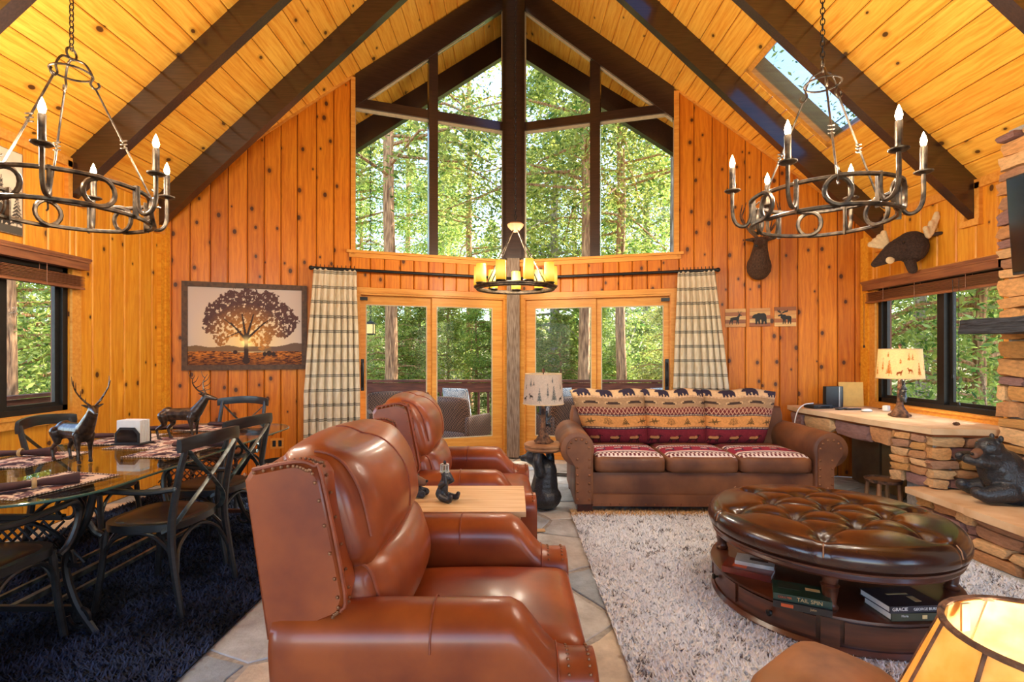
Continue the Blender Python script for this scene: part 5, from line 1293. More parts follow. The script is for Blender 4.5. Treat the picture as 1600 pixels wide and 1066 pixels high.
def sitting_bear(mb, s=1.0, lookup=0):
    """sitting bear, height about 1 unit * s, faces +x"""
    c = lambda a, b, ra, rb: mb.cap(Vector(a)*s, Vector(b)*s, ra*s, rb*s)
    c((-.02, 0, .22), (.02, 0, .50), .25, .20); mb.ell(Vector((-.03, 0, .20))*s, (.27*s, .27*s, .2*s)); c((.02, 0, .55), (.06, 0, .70), .17, .14)
    mb.ell(Vector((.09, 0, .80))*s, (.15*s, .14*s, .13*s)); c((.2, 0, .77+lookup), (.29, 0, .755+lookup*1.6), .075, .055)
    for q in (-1, 1):
        mb.ell(Vector((.03, q*.11, .915))*s, (.025*s, .045*s, .05*s)); c((.06, q*.17, .20), (.30, q*.22, .10), .12, .09); c((.30, q*.22, .10), (.36, q*.23, .16), .08, .075)
        c((.05, q*.18, .50), (.18, q*.23, .36), .09, .075); c((.18, q*.23, .36), (.30, q*.17, .40), .07, .06)
def face(parent, s, snout, eyes):
    b = MB(); b.ell(Vector(snout)*s, (.02*s, .03*s, .022*s), 8, 6); b.build('nose', M['nose'], parent)
    for e in eyes: b = MB(); b.ell(Vector(e)*s, .016*s, 8, 6); b.build('eye', M['eye'], parent)
# bear on the side table holding a little lantern
p = onz(692, 784, .60); r = thing('bear_figurine', (p.x, p.y+.02, .60), 'small black bear figurine balancing a glass holder on the side table', 'figurine', math.radians(-25)); S_ = .125; b = MB()
b.cap((-.01, 0, .035), (0, 0, .075), .034, .026); b.cap((0, 0, .085), (.012, 0, .115), .024, .021); b.ell((.016, 0, .122), .025); b.cap((.035, 0, .118), (.048, 0, .116), .012, .009)
for q in (-1, 1): b.ell((.004, q*.018, .142), (.006, .009, .009)); b.cap((.005, q*.024, .022), (.06, q*.036, .016), .02, .014); b.cap((.06, q*.036, .016), (.068, q*.037, .036), .014, .012); b.cap((.0, q*.028, .085), (.035, q*.034, .10), .014, .011); b.cap((.035, q*.034, .10), (.018, q*.02, .148), .011, .009)
ob('body', sculpt(b, .004, 2), M['bear'], r)
b = MB(); b.lathe([(.006, .145), (.026, .148), (.026, .153)], 14, (.008, 0, 0)); 
for k in range(8): a = 2*PI*k/8; b.tube([(.008+.022*math.cos(a), .022*math.sin(a), .15), (.008+.022*math.cos(a), .022*math.sin(a), .19)], .0022, 5)
b.tube([(.008+.022*math.cos(a), .022*math.sin(a), .19) for a in [2*PI*i/14 for i in range(14)]], .0022, 5, True); b.build('candle_cage', M['alum'], r)
b = MB(); b.lathe([(.016, .152), (.017, .16), (.017, .185)], 12, (.008, 0, 0)); b.build('glass_cup', M['tableglass'], r)
b = MB(); b.ell((.008, 0, .200), (.009, .007, .011), 8, 6); b.build('cub_topper', M['bear'], r)
# second figurine: brown bear head on grey rock
p = onz(650, 778, .60); r = thing('bear_head_figurine', (p.x-.01, p.y+.03, .60), 'brown bear head figurine resting on grey paws beside the recliner pillow', 'figurine', math.radians(-10))
b = MB(); b.ell((-.02, 0, .092), (.045, .04, .038)); b.cap((.01, 0, .085), (.048, 0, .076), .028, .02)
for q in (-1, 1): b.ell((-.03, q*.032, .125), (.009, .014, .014))
hd = ob('head', sculpt(b, .004, 2), M['muzzle'], r)
b = MB(); b.ell((-.02, 0, .035), (.06, .05, .036)); b.cap((.0, .025, .03), (.05, .03, .02), .024, .02); b.cap((0, -.025, .03), (.05, -.03, .02), .024, .02); ob('paws', sculpt(b, .005, 2), M['mantel'], r)
b = MB(); b.ell((.066, 0, .084), (.007, .01, .008), 8, 6); b.build('nose', M['nose'], r)
for q in (-1, 1): b = MB(); b.ell((.012, q*.022, .112), .0055, 8, 6); b.build('eye', M['eye'], r)

# bear side table with the log top, facing left and away
r = thing('bear_side_table', (.28, 4.50, 0), 'side table of a black bear holding up a log slice beside the sofa', 'table', math.radians(150)); b = MB()
b.cap((-.0, 0, .13), (-.02, 0, .34), .135, .10); b.ell((-.01, 0, .11), (.15, .145, .11)); b.cap((.0, 0, .36), (.06, 0, .43), .085, .075); b.ell((.10, 0, .445), (.085, .075, .07)); b.cap((.15, 0, .435), (.21, 0, .425), .042, .03)
for q in (-1, 1): b.ell((.06, q*.06, .50), (.015, .025, .026)); b.cap((.05, q*.1, .09), (.16, q*.13, .06), .075, .055); b.cap((-.01, q*.10, .34), (.0, q*.125, .44), .05, .042); b.cap((.0, q*.125, .44), (.0, q*.10, .515), .04, .036)
bd = ob('bear_body', sculpt(b, .010, 3), M['bear'], r); b = MB(); b.ell((.238, 0, .432), (.012, .018, .014)); b.build('nose', M['nose'], r)
b = MB(); b.lathe([(.10, .515), (.155, .518), (.172, .535), (.165, .55), (.175, .562), (.172, .575), (.16, .582)], 36, flute=lambda i, q: 1+.015*math.sin(q*9+i*2)); b.build('log_top', M['logtop'], r)

# lamps with printed shades
def shade_cols(U, V, lit=False):
    out = np.zeros(U.shape+(3,)); n = vnoise(U*4, V*1, 40, 6, 2)[..., None]; out[:] = lin(222, 206, 190) if not lit else lin(244, 226, 180); out *= .86+.28*n  # lit version: lamp glow put into the cloth colour, and into the inks below
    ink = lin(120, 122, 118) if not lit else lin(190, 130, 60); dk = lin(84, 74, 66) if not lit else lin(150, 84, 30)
    for i in range(3):
        o = i/3.0
        for (s, x, y, w, h, c) in ((PINE, .01, .08, .055, .52, ink), (PINE, .075, .62, .03, .22, ink), (PINE, .10, .60, .035, .28, ink), (DOE, .085, .18, .055, .26, dk), (DOE, .15, .10, .06, .25, dk), (PINE, .16, .50, .03, .20, ink), (PINE, .215, .10, .075, .58, ink), (PINE, .25, .72, .025, .2, ink), (PINE, .29, .25, .03, .5, ink)):
            out[sil(U, V, s, x+o, y, w, h, s is DOE and x > .1)] = c
    return out
def bear_lamp(x, y, z, rz, label, lit, e):
    r = thing('table_lamp', (x, y, z), label, 'lamp', rz, 'bear tree table lamps'); b = MB()
    b.cap((0, 0, .015), (0, 0, .02), .07, .065); b.cap((0, 0, .03), (.005, 0, .10), .055, .03); b.cap((.005, 0, .10), (-.004, 0, .22), .028, .022); b.cap((-.004, 0, .22), (.004, 0, .32), .022, .018); b.cap((0, 0, .2), (.05, .01, .26), .012, .008); b.cap((0, 0, .14), (-.045, -.01, .19), .012, .008)
    for k in range(5): a = k*1.256; b.cap((.03*math.cos(a), .03*math.sin(a), .03), (.082*math.cos(a), .082*math.sin(a), .012), .02, .012)
    ob('tree_base', sculpt(b, .006, 2), M['bark'], r)
    for (bx, by, bz, t) in ((-.022, -.022, .20, .6), (.022, -.015, .285, -.4)):
        b = MB(); b.cap((bx, by, bz-.03), (bx+.01*t, by, bz+.025), .03, .024); b.ell((bx+.02*t, by-.004, bz+.055), .024); b.cap((bx+.03*t, by-.015, bz+.05), (bx+.04*t, by-.026, bz+.046), .011, .008)
        for q in (-1, 1): b.ell((bx+.02*t+q*.016, by, bz+.076), .008); b.cap((bx+q*.022, by, bz+.01), (bx+q*.035, by-.01, bz+.035), .012, .010); b.cap((bx+q*.022, by, bz-.03), (bx+q*.03, by-.012, bz-.06), .014, .011)
        ob('climbing_bear', sculpt(b, .005, 2), M['bear'], r)
    b = MB(); b.tube([(0, 0, .31), (0, 0, .64)], .005, 6); b.build('stem', M['blackiron'], r)
    za, zb = .345, .605; R0, R1 = .178, .160
    g = gridmesh('lamp_shade', 260, 60, lambda U, V: ((R0+(R1-R0)*V)*np.cos(U*2*PI), (R0+(R1-R0)*V)*np.sin(U*2*PI), za+(zb-za)*V), lambda U, V: shade_cols(1-U, V, lit), M['shade'], r)
    sd = g.modifiers.new('t', 'SOLIDIFY'); sd.thickness = .002
    b = MB(); b.tube([(R0*math.cos(a), R0*math.sin(a), za) for a in [2*PI*i/48 for i in range(48)]], .004, 6, True); b.tube([(R1*math.cos(a), R1*math.sin(a), zb) for a in [2*PI*i/48 for i in range(48)]], .004, 6, True); b.build('shade_trim', M['cream'], r)
    b = MB(); 
    for k in range(3): a = k*2*PI/3; b.tube([(0, 0, .60), (R1*math.cos(a), R1*math.sin(a), .60)], .0025, 5)
    b.build('shade_spider', M['blackiron'], r)
    b = MB(); b.lathe([(.006, .612), (.012, .625), (.016, .64), (.010, .652), (.004, .656)], 10); b.build('finial', M['bark'], r)
    if lit:
        b = MB(); b.ell((0, 0, .47), (.028, .028, .04)); b.build('bulb', M['bulb'], r); lamp_point(r, (0, 0, .47), e, r=.04)
    return r
bear_lamp(.275, 4.49, .583, 2.6, 'unlit lamp with printed deer shade and climbing bears on the log table', False, 0)
# ================================================================ STONE COUNTER, PIER, HEARTH, CHIMNEY
_ST = []
for k in range(8):
    rs = np.random.default_rng(100+k); b = MB(); b.rbox((0, 0, 0), (1, 1, 1), .16, 3); V = np.array(b.V); V += rs.normal(0, .035, V.shape); V[:, 2] += .06*np.sin(V[:, 0]*rs.uniform(3, 6)+k); b.V = [tuple(p) for p in V.tolist()]
    me = b.mesh('stone', True, 28); me.materials.append(M['ledge']); _ST.append(me)
def stone(parent, c, size, rz=0):
    me = random.choice(_ST); m = Matrix.Translation(c) @ Matrix.Rotation(rz, 4, 'Z') @ Matrix.Diagonal((size[0], size[1], size[2], 1)); return ob('stone', me, None, parent, m)
def courses(parent, p0, p1, z0, z1, depth, hmin=.045, hmax=.10, lmin=.14, lmax=.34, jut=.02):
    """dry-laid stones along the line p0 -> p1 (2d), face on the left-hand side of travel"""
    p0 = Vector(p0); p1 = Vector(p1); L = (p1-p0).length; e = (p1-p0)/L; n = Vector((e.y, -e.x)); a = math.atan2(e.y, e.x); z = z0
    while z < z1-.02:
        h = min(random.uniform(hmin, hmax), z1-z); 
        if z1-z-h < .03: h = z1-z
        t = -random.uniform(0, .12)
        while t < L-.01:
            l = random.uniform(lmin, lmax); s, en = max(t, 0), min(t+l, L)
            if L-en < .07: en = L
            if en-s > .03:
                o = random.uniform(-jut, jut); c = p0+e*((s+en)/2)-n*(depth/2-o); stone(parent, (c.x, c.y, z+h/2), (en-s-.006, depth, h-.005), a)
            t = en if en == L else t+l
            if en == L: break
        z += h
# chimney breast
YF, XF = 3.78, 3.57
fp = thing('fireplace', (XR-.2, 2.6, 0), 'stacked ledgestone fireplace chimney at the right picture edge', 'fireplace')
OFF = Vector((XR-.2, 2.6, 0))
core = MB(); core.xz([(XF+.06-OFF.x, 0), (XR-OFF.x-.07, 0), (XR-OFF.x-.07, zceil(XR-.07)-.06), (XF+.06-OFF.x, zceil(XF+.06)-.06)], YF-.04-OFF.y, 1.5-OFF.y); core.build('core', M['grout'], fp, False)
random.seed(21)
courses(fp, (XF-OFF.x, YF-OFF.y), (XF-OFF.x, 2.35-OFF.y), .36, zceil(XF+.13)-.03, .13, .055, .14, .18, .45)
for o in [c for c in fp.children if c.name.startswith('stone')]:
    pass
# hearth: two stone steps with sandstone caps
XH = 3.06
he = thing('stone_hearth', (3.4, 3.0, 0), 'low ledgestone hearth bench with sandstone caps below the fireplace', 'hearth'); HO = Vector((3.4, 3.0, 0))
core = MB(); core.bb((XH+.1-3.4, 1.6-3.0, 0), (XF-.02-3.4, 3.86-3.0, .29)); core.build('core', M['grout'], he, False)
courses(he, (XH+.03-3.4, 3.95-3.0), (XH+.03-3.4, 3.42-3.0), 0, .29, .12, .04, .08, .14, .32)
courses(he, (XH-3.4, 3.42-3.0), (XH-3.4, 1.9-3.0), 0, .29, .14, .05, .10, .2, .42)
b = MB(); b.xy([(-.36, .96), (-.37, .42), (-.36, .38), (.16, .38), (.16, .80), (-.20, .97)][::-1], .292, .337); b.build('cap_slab', M['sandstone'], he, False)
b = MB(); b.xy([(-.385, .42), (-.40, -.2), (-.39, -1.1), (.16, -1.1), (.16, .41), (-.2, .45)][::-1], .29, .341); b.build('cap_slab', M['sandstone'], he, False)
# desk counter along the right wall
dk_ = thing('stone_counter', (3.4, 4.6, 0), 'stone desk counter with a pale sandstone top below the right window', 'counter'); DO = Vector((3.4, 4.6, 0)); ZC = .80
b = MB(); top = [(3.16, 3.86), (3.60, 3.80), (3.84, 3.82), (3.84, 5.58), (3.02, 5.62), (2.97, 5.30), (3.02, 4.9), (3.06, 4.45)]
b.xy([(p[0]-3.4, p[1]-4.6) for p in top], ZC-.045, ZC); b.build('counter_slab', M['sandstone'], dk_, False)
b = MB(); b.xy([(p[0]-3.4+.02, p[1]-4.6) for p in top], ZC-.062, ZC-.045); b.build('slab_joint', M['groove'], dk_, False)  # brown joint strip under the slab, set back at the front
random.seed(22)
def face_line(a, b_, z0, z1, d, **k): courses(dk_, (a[0]-3.4, a[1]-4.6), (b_[0]-3.4, b_[1]-4.6), z0, z1, d, **k)
face_line((3.0, 5.5), (3.09, 4.2), .60, ZC-.06, .10, hmin=.05, hmax=.12, lmin=.22, lmax=.5)
face_line((3.09, 4.2), (3.17, 3.92), .34, ZC-.06, .12, hmin=.05, hmax=.09, lmin=.1, lmax=.2)
face_line((3.17, 3.88), (3.60, 3.80), .34, ZC-.06, .12, hmin=.05, hmax=.1, lmin=.16, lmax=.32)
b = MB(); b.bb((3.24-3.4, 3.93-4.6, 0), (3.82-3.4, 4.2-4.6, ZC-.07)); b.build('pier_core', M['grout'], dk_, False)
for (y0, y1, k) in ((4.3, 4.75, 0), (4.76, 5.1, 1), (5.11, 5.55, 2)):
    b = MB(); b.rbox((3.72-3.4, (y0+y1)/2-4.6, .37), (.10, y1-y0-.01, .74), .02, 3); b.build('rear_slab', M['rough_slab'], dk_)
b = MB(); b.bb((3.1-3.4, 5.35-4.6, 0), (3.2-3.4, 5.5-4.6, .74)); b.build('far_leg', M['rough_slab'], dk_, False)
# mantel shelf and television
r = thing('mantel_shelf', (3.42, 3.0, 1.50), 'charcoal painted rough beam mantel on the fireplace', 'mantel'); b = MB(); b.rbox((0, 0, .055), (.40, 1.4, .11), .014, 8, warp=lambda w: (w[0]+.008*math.sin(w[1]*19+w[2]*40), w[1], w[2]+.005*math.sin(w[1]*13))); b.build('beam', M['mantel'], r, ang=60)
r = thing('television', (XF-.03, 3.0, 1.95), 'black flat television on the stone chimney above the mantel', 'television'); b = MB(); b.rbox((-.055, -.02, .30), (.05, 1.18, .68), .01, 3, rot=rotm(0, math.radians(-4), 0)); b.build('housing', M['black'], r); b = MB(); b.box((-.083, -.02, .30), (.004, 1.15, .64), rotm(0, math.radians(-4), 0)); b.build('screen', M['screen'], r, False)
b = MB(); b.box((.0, 0, .3), (.07, .2, .2)); b.build('wall_bracket', M['blackiron'], r, False)

# things on the counter
bear_lamp(3.47, 4.58, ZC+.001, 1.0, 'lit lamp with glowing printed shade and climbing bears on the stone counter', True, 14)
p = onz(1302, 632, ZC); r = thing('modem', (3.36, 5.36, ZC), 'upright black modem standing at the far end of the counter', 'modem', math.radians(8)); b = MB(); b.rbox((0, 0, .115), (.20, .055, .22), .008, 4); b.build('case', M['black'], r); b = MB(); b.bb((.045, -.030, .01), (.053, -.026, .22)); b.bb((.065, -.030, .01), (.068, -.026, .22)); b.build('chrome_strip', M['alum'], r, False); b = MB(); b.rbox((0, 0, .006), (.15, .09, .012), .004, 2); b.build('stand', M['black'], r)
r = thing('game_box', (3.17, 5.30, ZC), 'flat black box lying in front of the modem', 'electronics', .15); b = MB(); b.rbox((0, 0, .022), (.22, .15, .04), .006, 3); b.build('case', M['black'], r); b = MB(); b.box((0, -.076, .022), (.14, .003, .012)); b.build('front_strip', M['screen'], r, False)
for i, (x, y, a, lb) in enumerate(((3.33, 5.17, .5, 'slim black remote control lying nearest the modem'), (3.42, 5.14, .2, 'black remote control beside the other remote on the counter'))):
    r = thing('remote_control', (x, y, ZC), lb, 'remote', a, 'black remotes on the counter'); b = MB(); b.rbox((0, 0, .009), (.17, .045, .016), .006, 3); b.build('case', M['black'], r); b = MB()
    for q in range(5): b.ell((-.06+q*.03, 0, .018), (.006, .006, .002), 6, 4)
    tag(b.build('buttons', M['alum'], r), kind='stuff')
r = thing('framed_card', (3.60, 5.44, ZC), 'tan cardboard panel leaning beside the modem', 'panel', math.radians(-6)); b = MB(); b.rbox((0, 0, .133), (.245, .016, .262), .003, 2, rot=rotm(-.06, 0, 0)); b.build('board', M['cardboard'], r); b = MB(); b.rbox((0, .014, .12), (.20, .012, .20), .003, 2, rot=rotm(-.06, 0, 0)); b.build('backing', M['cardboard'], r)
r = thing('computer_mouse', (3.45, 4.98, ZC), 'pale rounded mouse shaped device on the counter', 'mouse', .4); b = MB(); b.ell((0, 0, .012), (.065, .035, .018), 16, 10); b.build('shell', M['white'], r); b = MB(); b.ell((0, 0, .006), (.068, .037, .008), 16, 6); b.build('base_ring', M['alum'], r)
r = thing('charger', (3.67, 5.02, ZC), 'small white plug charger near the window', 'charger', .6); b = MB(); b.rbox((0, 0, .03), (.07, .05, .055), .008, 3); b.build('body', M['white'], r); b = MB(); b.tube(spline([(.03, 0, .03), (.08, .02, .05), (.12, .06, .02), (.15, .12, .004)], 5), .004, 6); b.build('cable', M['blackiron'], r)
p = onz(1512, 664, ZC); r = thing('pine_cone', (3.50, 4.03, ZC), 'tiny brown pine cone on the sandstone counter corner', 'pine cone'); b = MB()
for k in range(22): a = k*2.4; q = k/22; b.ell((-.022+.044*q, .012*math.cos(a)*math.sin(PI*(.15+.8*q)), .014+.010*math.sin(a)*math.sin(PI*(.15+.8*q))), (.007, .006, .006), 6, 4)
b.build('scales', M['bark'], r)
# hose/cable loop left of the counter
r = thing('white_cable', (2.88, 5.22, .02), 'white cable looping from the counter down behind the sofa arm', 'cable'); b = MB(); b.tube(spline([(.25, .1, .83), (.12, .04, .82), (.02, -.02, .76), (-.03, -.05, .60), (-.02, -.05, .3), (.05, -.35, .02), (.25, -.6, .012), (.42, -.45, .012), (.30, -.25, .012)], 8), .0055, 6); b.build('cord', M['white'], r)
r = thing('black_cable', (3.52, 4.62, 0), 'thin black cable hanging under the counter', 'cable'); b = MB(); b.tube(spline([(.12, .1, .72), (.1, .0, .5), (.0, -.12, .25), (-.12, -.1, .03), (-.2, .15, .012)], 8), .004, 6); b.build('cord', M['blackiron'], r)
# small round stool
r = thing('plant_stool', (3.16, 4.36, 0), 'small round brown wooden stool under the counter', 'stool', .3); b = MB(); b.lathe([(.12, .275), (.135, .278), (.14, .30), (.128, .305), (.122, .288)], 28); b.build('rim', M['bark'], r); b = MB(); b.lathe([(.02, .28), (.122, .28), (.122, .29), (.02, .29)], 28); b.build('seat', M['logtop'], r)
for k in range(4): a = k*PI/2+.4; b = MB(); b.tube([(.13*math.cos(a), .13*math.sin(a), 0), (.11*math.cos(a), .11*math.sin(a), .28)], .018, 6); b.build('leg', M['logtop'], r)
# big bear hugging the pier
r = thing('bear_statue', (3.40, 3.56, .339), 'large black bear statue hugging the stone pier on the hearth', 'statue', math.radians(158)); b = MB()
b.cap((-.06, 0, .13), (.0, 0, .23), .155, .14); b.ell((-.08, 0, .11), (.17, .16, .115)); b.cap((.0, 0, .25), (.05, .01, .33), .10, .085); b.ell((.075, .03, .375), (.082, .078, .072)); b.cap((.12, .06, .355), (.158, .088, .335), .042, .034)
for q in (-1, 1): b.ell((.035, .025+q*.062, .445), (.015, .024, .026)); b.cap((.06, q*.08, .27), (.15, q*.10, .285), .05, .042); b.cap((.15, q*.10, .285), (.205, q*.06, .29), .04, .034); b.cap((.0, q*.10, .09), (.12, q*.12, .06), .075, .055); b.cap((.12, q*.12, .06), (.17, q*.12, .075), .05, .045)
bd = ob('body', sculpt(b, .008, 3), M['bear'], r); b = MB(); b.cap((.162, .092, .344), (.186, .112, .332), .033, .028); ob('muzzle', sculpt(b, .005, 2), M['muzzle'], r); b = MB(); b.ell((.210, .134, .340), (.012, .014, .011)); b.build('nose', M['nose'], r)
for q in (-1, 1): b = MB(); b.ell((.125+.02*-q, .065+q*.035, .405), .009, 8, 6); b.build('eye', M['eye'], r)
for i, (y, z) in enumerate(((3.38, .40), (3.40, .51))):
    r = thing('birch_log', (3.50, y, z-.055), ('birch log lying behind the bear statue on the hearth', 'upper birch log stacked behind the bear statue')[i], 'log', .1, 'hearth logs'); b = MB(); b.lathe([(.03, -.16), (.056, -.16), (.058, 0), (.055, .16), (.03, .16)], 14, (0, -.12, .055), rotm(PI/2, 0, 0)); b.build('bark', M['treebark_grey'], r)

# ================================================================ WALL PIECES
def onwall(pw, x, y, d=.0): u, z = pw.px(x, y, d); return u, z
# sunset picture
def art(U, V):
    asp = 1.45; X = U*asp; out = np.zeros(U.shape+(3,)); sx, sy = .495*asp, .30
    d = np.hypot(X-sx, (V-sy)*1.1); g = np.clip(d/.95, 0, 1)
    out[:] = lerp(lin(252, 214, 130), lin(206, 186, 176), np.clip(g*1.25, 0, 1)**.8); out = out*(1-.25*np.clip(V-.75, 0, 1)[..., None])
    hill = V < .235+.05*np.exp(-((U-.95)/.12)**2)+.012*np.sin(U*23)*(U < .5)+.008*vnoise(U, V*0, 30, 5); out[hill & (V > .17)] = lin(128, 96, 66); out[hill & (U > .72) & (V > .16)] = lin(110, 84, 70)
    fld = V < .17+.008*np.sin(U*9); n = vnoise(U*3, V*9, 14, 12, 4); out[fld] = lerp(lin(70, 30, 14), lin(222, 130, 40), np.clip((n-.35)*2.6, 0, 1)*np.clip(.3+V*5, 0, 1))[fld]
    for (x, y, r_, c) in ((.40, .165, .028, lin(60, 34, 24)), (.70, .15, .035, lin(50, 30, 22)), (.66, .14, .03, lin(50, 30, 22)), (.74, .14, .03, lin(50, 30, 22))): out[np.hypot(X-x*asp, V-y) < r_] = c
    n2 = vnoise(U*1.5, V, 34, 14, 4); crown = np.zeros(U.shape, bool)
    for (x, y, r_) in ((.30, .60, .17), (.40, .75, .16), (.52, .72, .20), (.64, .72, .18), (.76, .62, .15), (.24, .50, .10), (.84, .55, .09), (.34, .44, .12), (.78, .47, .12), (.30, .30, .07), (.60, .50, .2), (.45, .55, .18), (.5, .38, .10), (.62, .26, .08)): crown |= np.hypot(X-(.5+(x-.5)*1.16)*asp, V-(y+.03)) < 1.18*r_*(.75+.55*n2)
    cc = lerp(lin(206, 136, 54), lin(84, 52, 50), np.clip((d-.10)*2.2, 0, 1)); keep = crown & (n2 > .42-.10*(V > .55)); out[keep] = (cc*(.6+.8*vnoise(U, V, 90, 15, 2)[..., None]))[keep]
    tr = lin(54, 30, 22)
    for s in ((.495, .08, .032, .495, .33, .020), (.495, .33, .02, .36, .55, .006), (.495, .33, .02, .46, .66, .008), (.495, .33, .02, .56, .66, .008), (.495, .33, .018, .66, .56, .006), (.42, .46, .010, .30, .60, .004), (.60, .48, .009, .72, .62, .004), (.45, .44, .008, .33, .36, .004), (.495, .06, .05, .495, .1, .03)): out[cap2(X, V, s[0]*asp, s[1], s[2], s[3]*asp, s[4], s[5])] = tr
    glow = np.exp(-(d/.055)**2)[..., None]; return np.clip(out+glow*np.array([1.0, .75, .3])*.9, 0, 1)
u0, z1 = onwall(PLW, 479.5, 447, .04); u1, z0 = onwall(PLW, 284, 579, .04); zt = onwall(PLW, 284, 439, .04)[1]; zt = (zt+z1)/2; zb = z0
uc, zc = (u0+u1)/2, (zt+zb)/2; hw, hh = (u1-u0)/2, (zt-zb)/2
r = thing('sunset_picture', PLW.world(uc, zc, .02), 'framed picture of a lone tree at sunset on the left back wall', 'picture', math.atan2(PLW.m[1][0], PLW.m[0][0])); fw = .055
M['framewood'] = plain('dark_picture_frame', lin(92, 60, 36), .6, var=.5, scale=30, bmp=.3)
for n_, (a, b_, c, d) in enumerate(((-hw, hw, hh-fw, hh), (-hw, hw, -hh, -hh+fw), (-hw, -hw+fw, -hh+fw, hh-fw), (hw-fw, hw, -hh+fw, hh-fw))): q = MB(); q.bb((a, 0, c), (b_, .035, d)); q.build('frame_rail', M['framewood'], r, False)
gridmesh('printed_scene', 230, 160, lambda U, V: ((.5-U)*2*(hw-fw), .018+U*0, (V-.5)*2*(hh-fw)), art, M['print'], r)
q = MB(); q.bb((-hw+.01, .002, -hh+.01), (hw-.01, .014, hh-.01)); q.build('backing_board', M['framewood'], r, False)
# three animal plaques
for i, (xa, xb, ya, yb, shp, lb, fl) in enumerate(((1133, 1165, 483, 511, DEER, 'small striped wood plaque with a black deer', 0), (1171, 1203, 482, 510, BEAR, 'small striped wood plaque with a black bear', 0), (1209.5, 1243.5, 480, 510, MOOSE, 'small striped wood plaque with a black moose', 0))):
    ua, zt = onwall(PRW, xa, ya, .02); ub, zb = onwall(PRW, xb, yb, .02); w = ub-ua; h = zt-zb
    r = thing('animal_plaque', PRW.world((ua+ub)/2, zb, .018), lb, 'plaque', math.atan2(PRW.m[1][0], PRW.m[0][0]), 'animal plaques')
    for k in range(5):
        m_ = plain('plaque_strip', *(lin(*[(214, 150, 84), (150, 84, 40), (232, 184, 116), (176, 104, 52), (224, 170, 100)][(k+i) % 5]),), .5, scale=6, stretch=(1, 12, 12)); q = MB(); q.bb((-w/2, 0, h*k/5), (w/2, .02, h*(k+1)/5-.001)); q.build('wood_strip', m_, r, False)
    n = 120; g = np.linspace(0, 1, n+1); mid = (g[:-1]+g[1:])/2; Ug, Vg = np.meshgrid(mid, mid); msk = sil(Ug, Vg, shp, .12, .12, .76, .76 if shp is not BEAR else .95); q = MB()
    for (jj, ii) in zip(*np.nonzero(msk)):
        xx0, xx1 = (.5-g[ii])*w, (.5-g[ii+1])*w; q.add([(xx0, .0215, g[jj]*h), (xx1, .0215, g[jj]*h), (xx1, .0215, g[jj+1]*h), (xx0, .0215, g[jj+1]*h)], [(0, 1, 2, 3)])
    q.build('animal_silhouette', M['sil'], r, False)
# outlet
u, z = onwall(PLW, 433, 693, .02); r = thing('wall_outlet', PLW.world(u, z-.06, .018), 'wooden framed power outlet on the back wall behind the recliner', 'outlet', math.atan2(PLW.m[1][0], PLW.m[0][0])); q = MB(); q.rbox((0, .004, .06), (.14, .010, .12), .003, 2); q.build('plate', M['fir'], r)
for s in (-1, 1): q = MB(); q.rbox((s*.03, .010, .06), (.036, .008, .07), .003, 2); q.build('socket', M['black'], r)
# deer mount on the right half of the back wall
u, z = onwall(PRW, 1186, 407, .12); r = thing('deer_mount', PRW.world(u, z, .02), 'mounted brown elk head and shoulders below the right chandelier', 'mount', math.atan2(PRW.m[1][0], PRW.m[0][0])); b = MB()
b.ell((0, .09, -.07), (.135, .10, .155)); b.cap((0, .10, -.05), (0, .15, .08), .125, .09); b.cap((0, .16, .10), (0, .20, .165), .085, .075); b.ell((.0, .22, .18), (.068, .075, .066)); b.cap((.03, .27, .155), (.065, .36, .115), .048, .034)
for q in (-1, 1): b.cap((q*.05, .20, .215), (q*.15, .19, .225), .03, .014)
ob('head_and_neck', sculpt(b, .010, 3), M['fur'], r); q = MB(); q.ell((.073, .39, .115), (.022, .014, .016)); q.build('nose', M['nose'], r)
for s in (-1, 1):
    q = MB(); q.ell((.03+s*.055, .265, .198), .012, 8, 6); q.build('eye', M['eye'], r)
    q = MB(); main = spline([(s*.03, .2, .235), (s*.12, .17, .34), (s*.2, .16, .48), (s*.19, .2, .62)], 6); q.tube(main, [.018*(1-.7*i/18) for i in range(19)], 7)
    for i_, (dx, dz) in ((4, (.02, .10)), (8, (.06, .10)), (12, (-.05, .12))): p = main[i_]; q.tube(spline([p, p+Vector((s*dx*.5, .05, dz*.6)), p+Vector((s*dx, .07, dz*1.3))], 3), [.011*(1-.7*k/6) for k in range(7)], 6)
    q.build('antler', M['bark'], r)
# plush moose head on the right wall
r = thing('plush_moose_head', (XR-.02, 4.78, 2.36), 'brown plush moose head with cream antlers above the right window', 'mount', 0); b = MB()
b.ell((-.13, 0, .0), (.135, .14, .15)); b.cap((-.14, .0, .01), (-.26, .02, -.03), .135, .10); b.cap((-.26, .02, -.03), (-.44, .05, -.15), .10, .032)
ob('head', sculpt(b, .010, 3), M['plush'], r)
q = MB(); q.cap((-.17, -.03, -.13), (-.16, -.05, -.215), .05, .042); ob('dewlap', sculpt(q, .008, 2), M['plush'], r)
q = MB()
for k in range(4): base = Vector((-.26, .13, .03)); q.cap(base, base+Vector((-.12+.035*k, .06-.01*k, .035+.035*k)), .03, .028, 8)
plabel(ob('antler', sculpt(q, .008, 2), M['cream'], r), 'cream felt antler'); q = MB()
for k in range(3): base = Vector((-.07, -.12, .08)); q.cap(base, base+Vector((-.05+.05*k, -.03, .06+.05*k if k < 2 else .19)), .028, .024, 8)
q.cap((-.06, -.135, .1), (-.01, -.15, .24), .026, .022, 8); plabel(ob('antler', sculpt(q, .008, 2), M['cream'], r), 'cream felt antler')
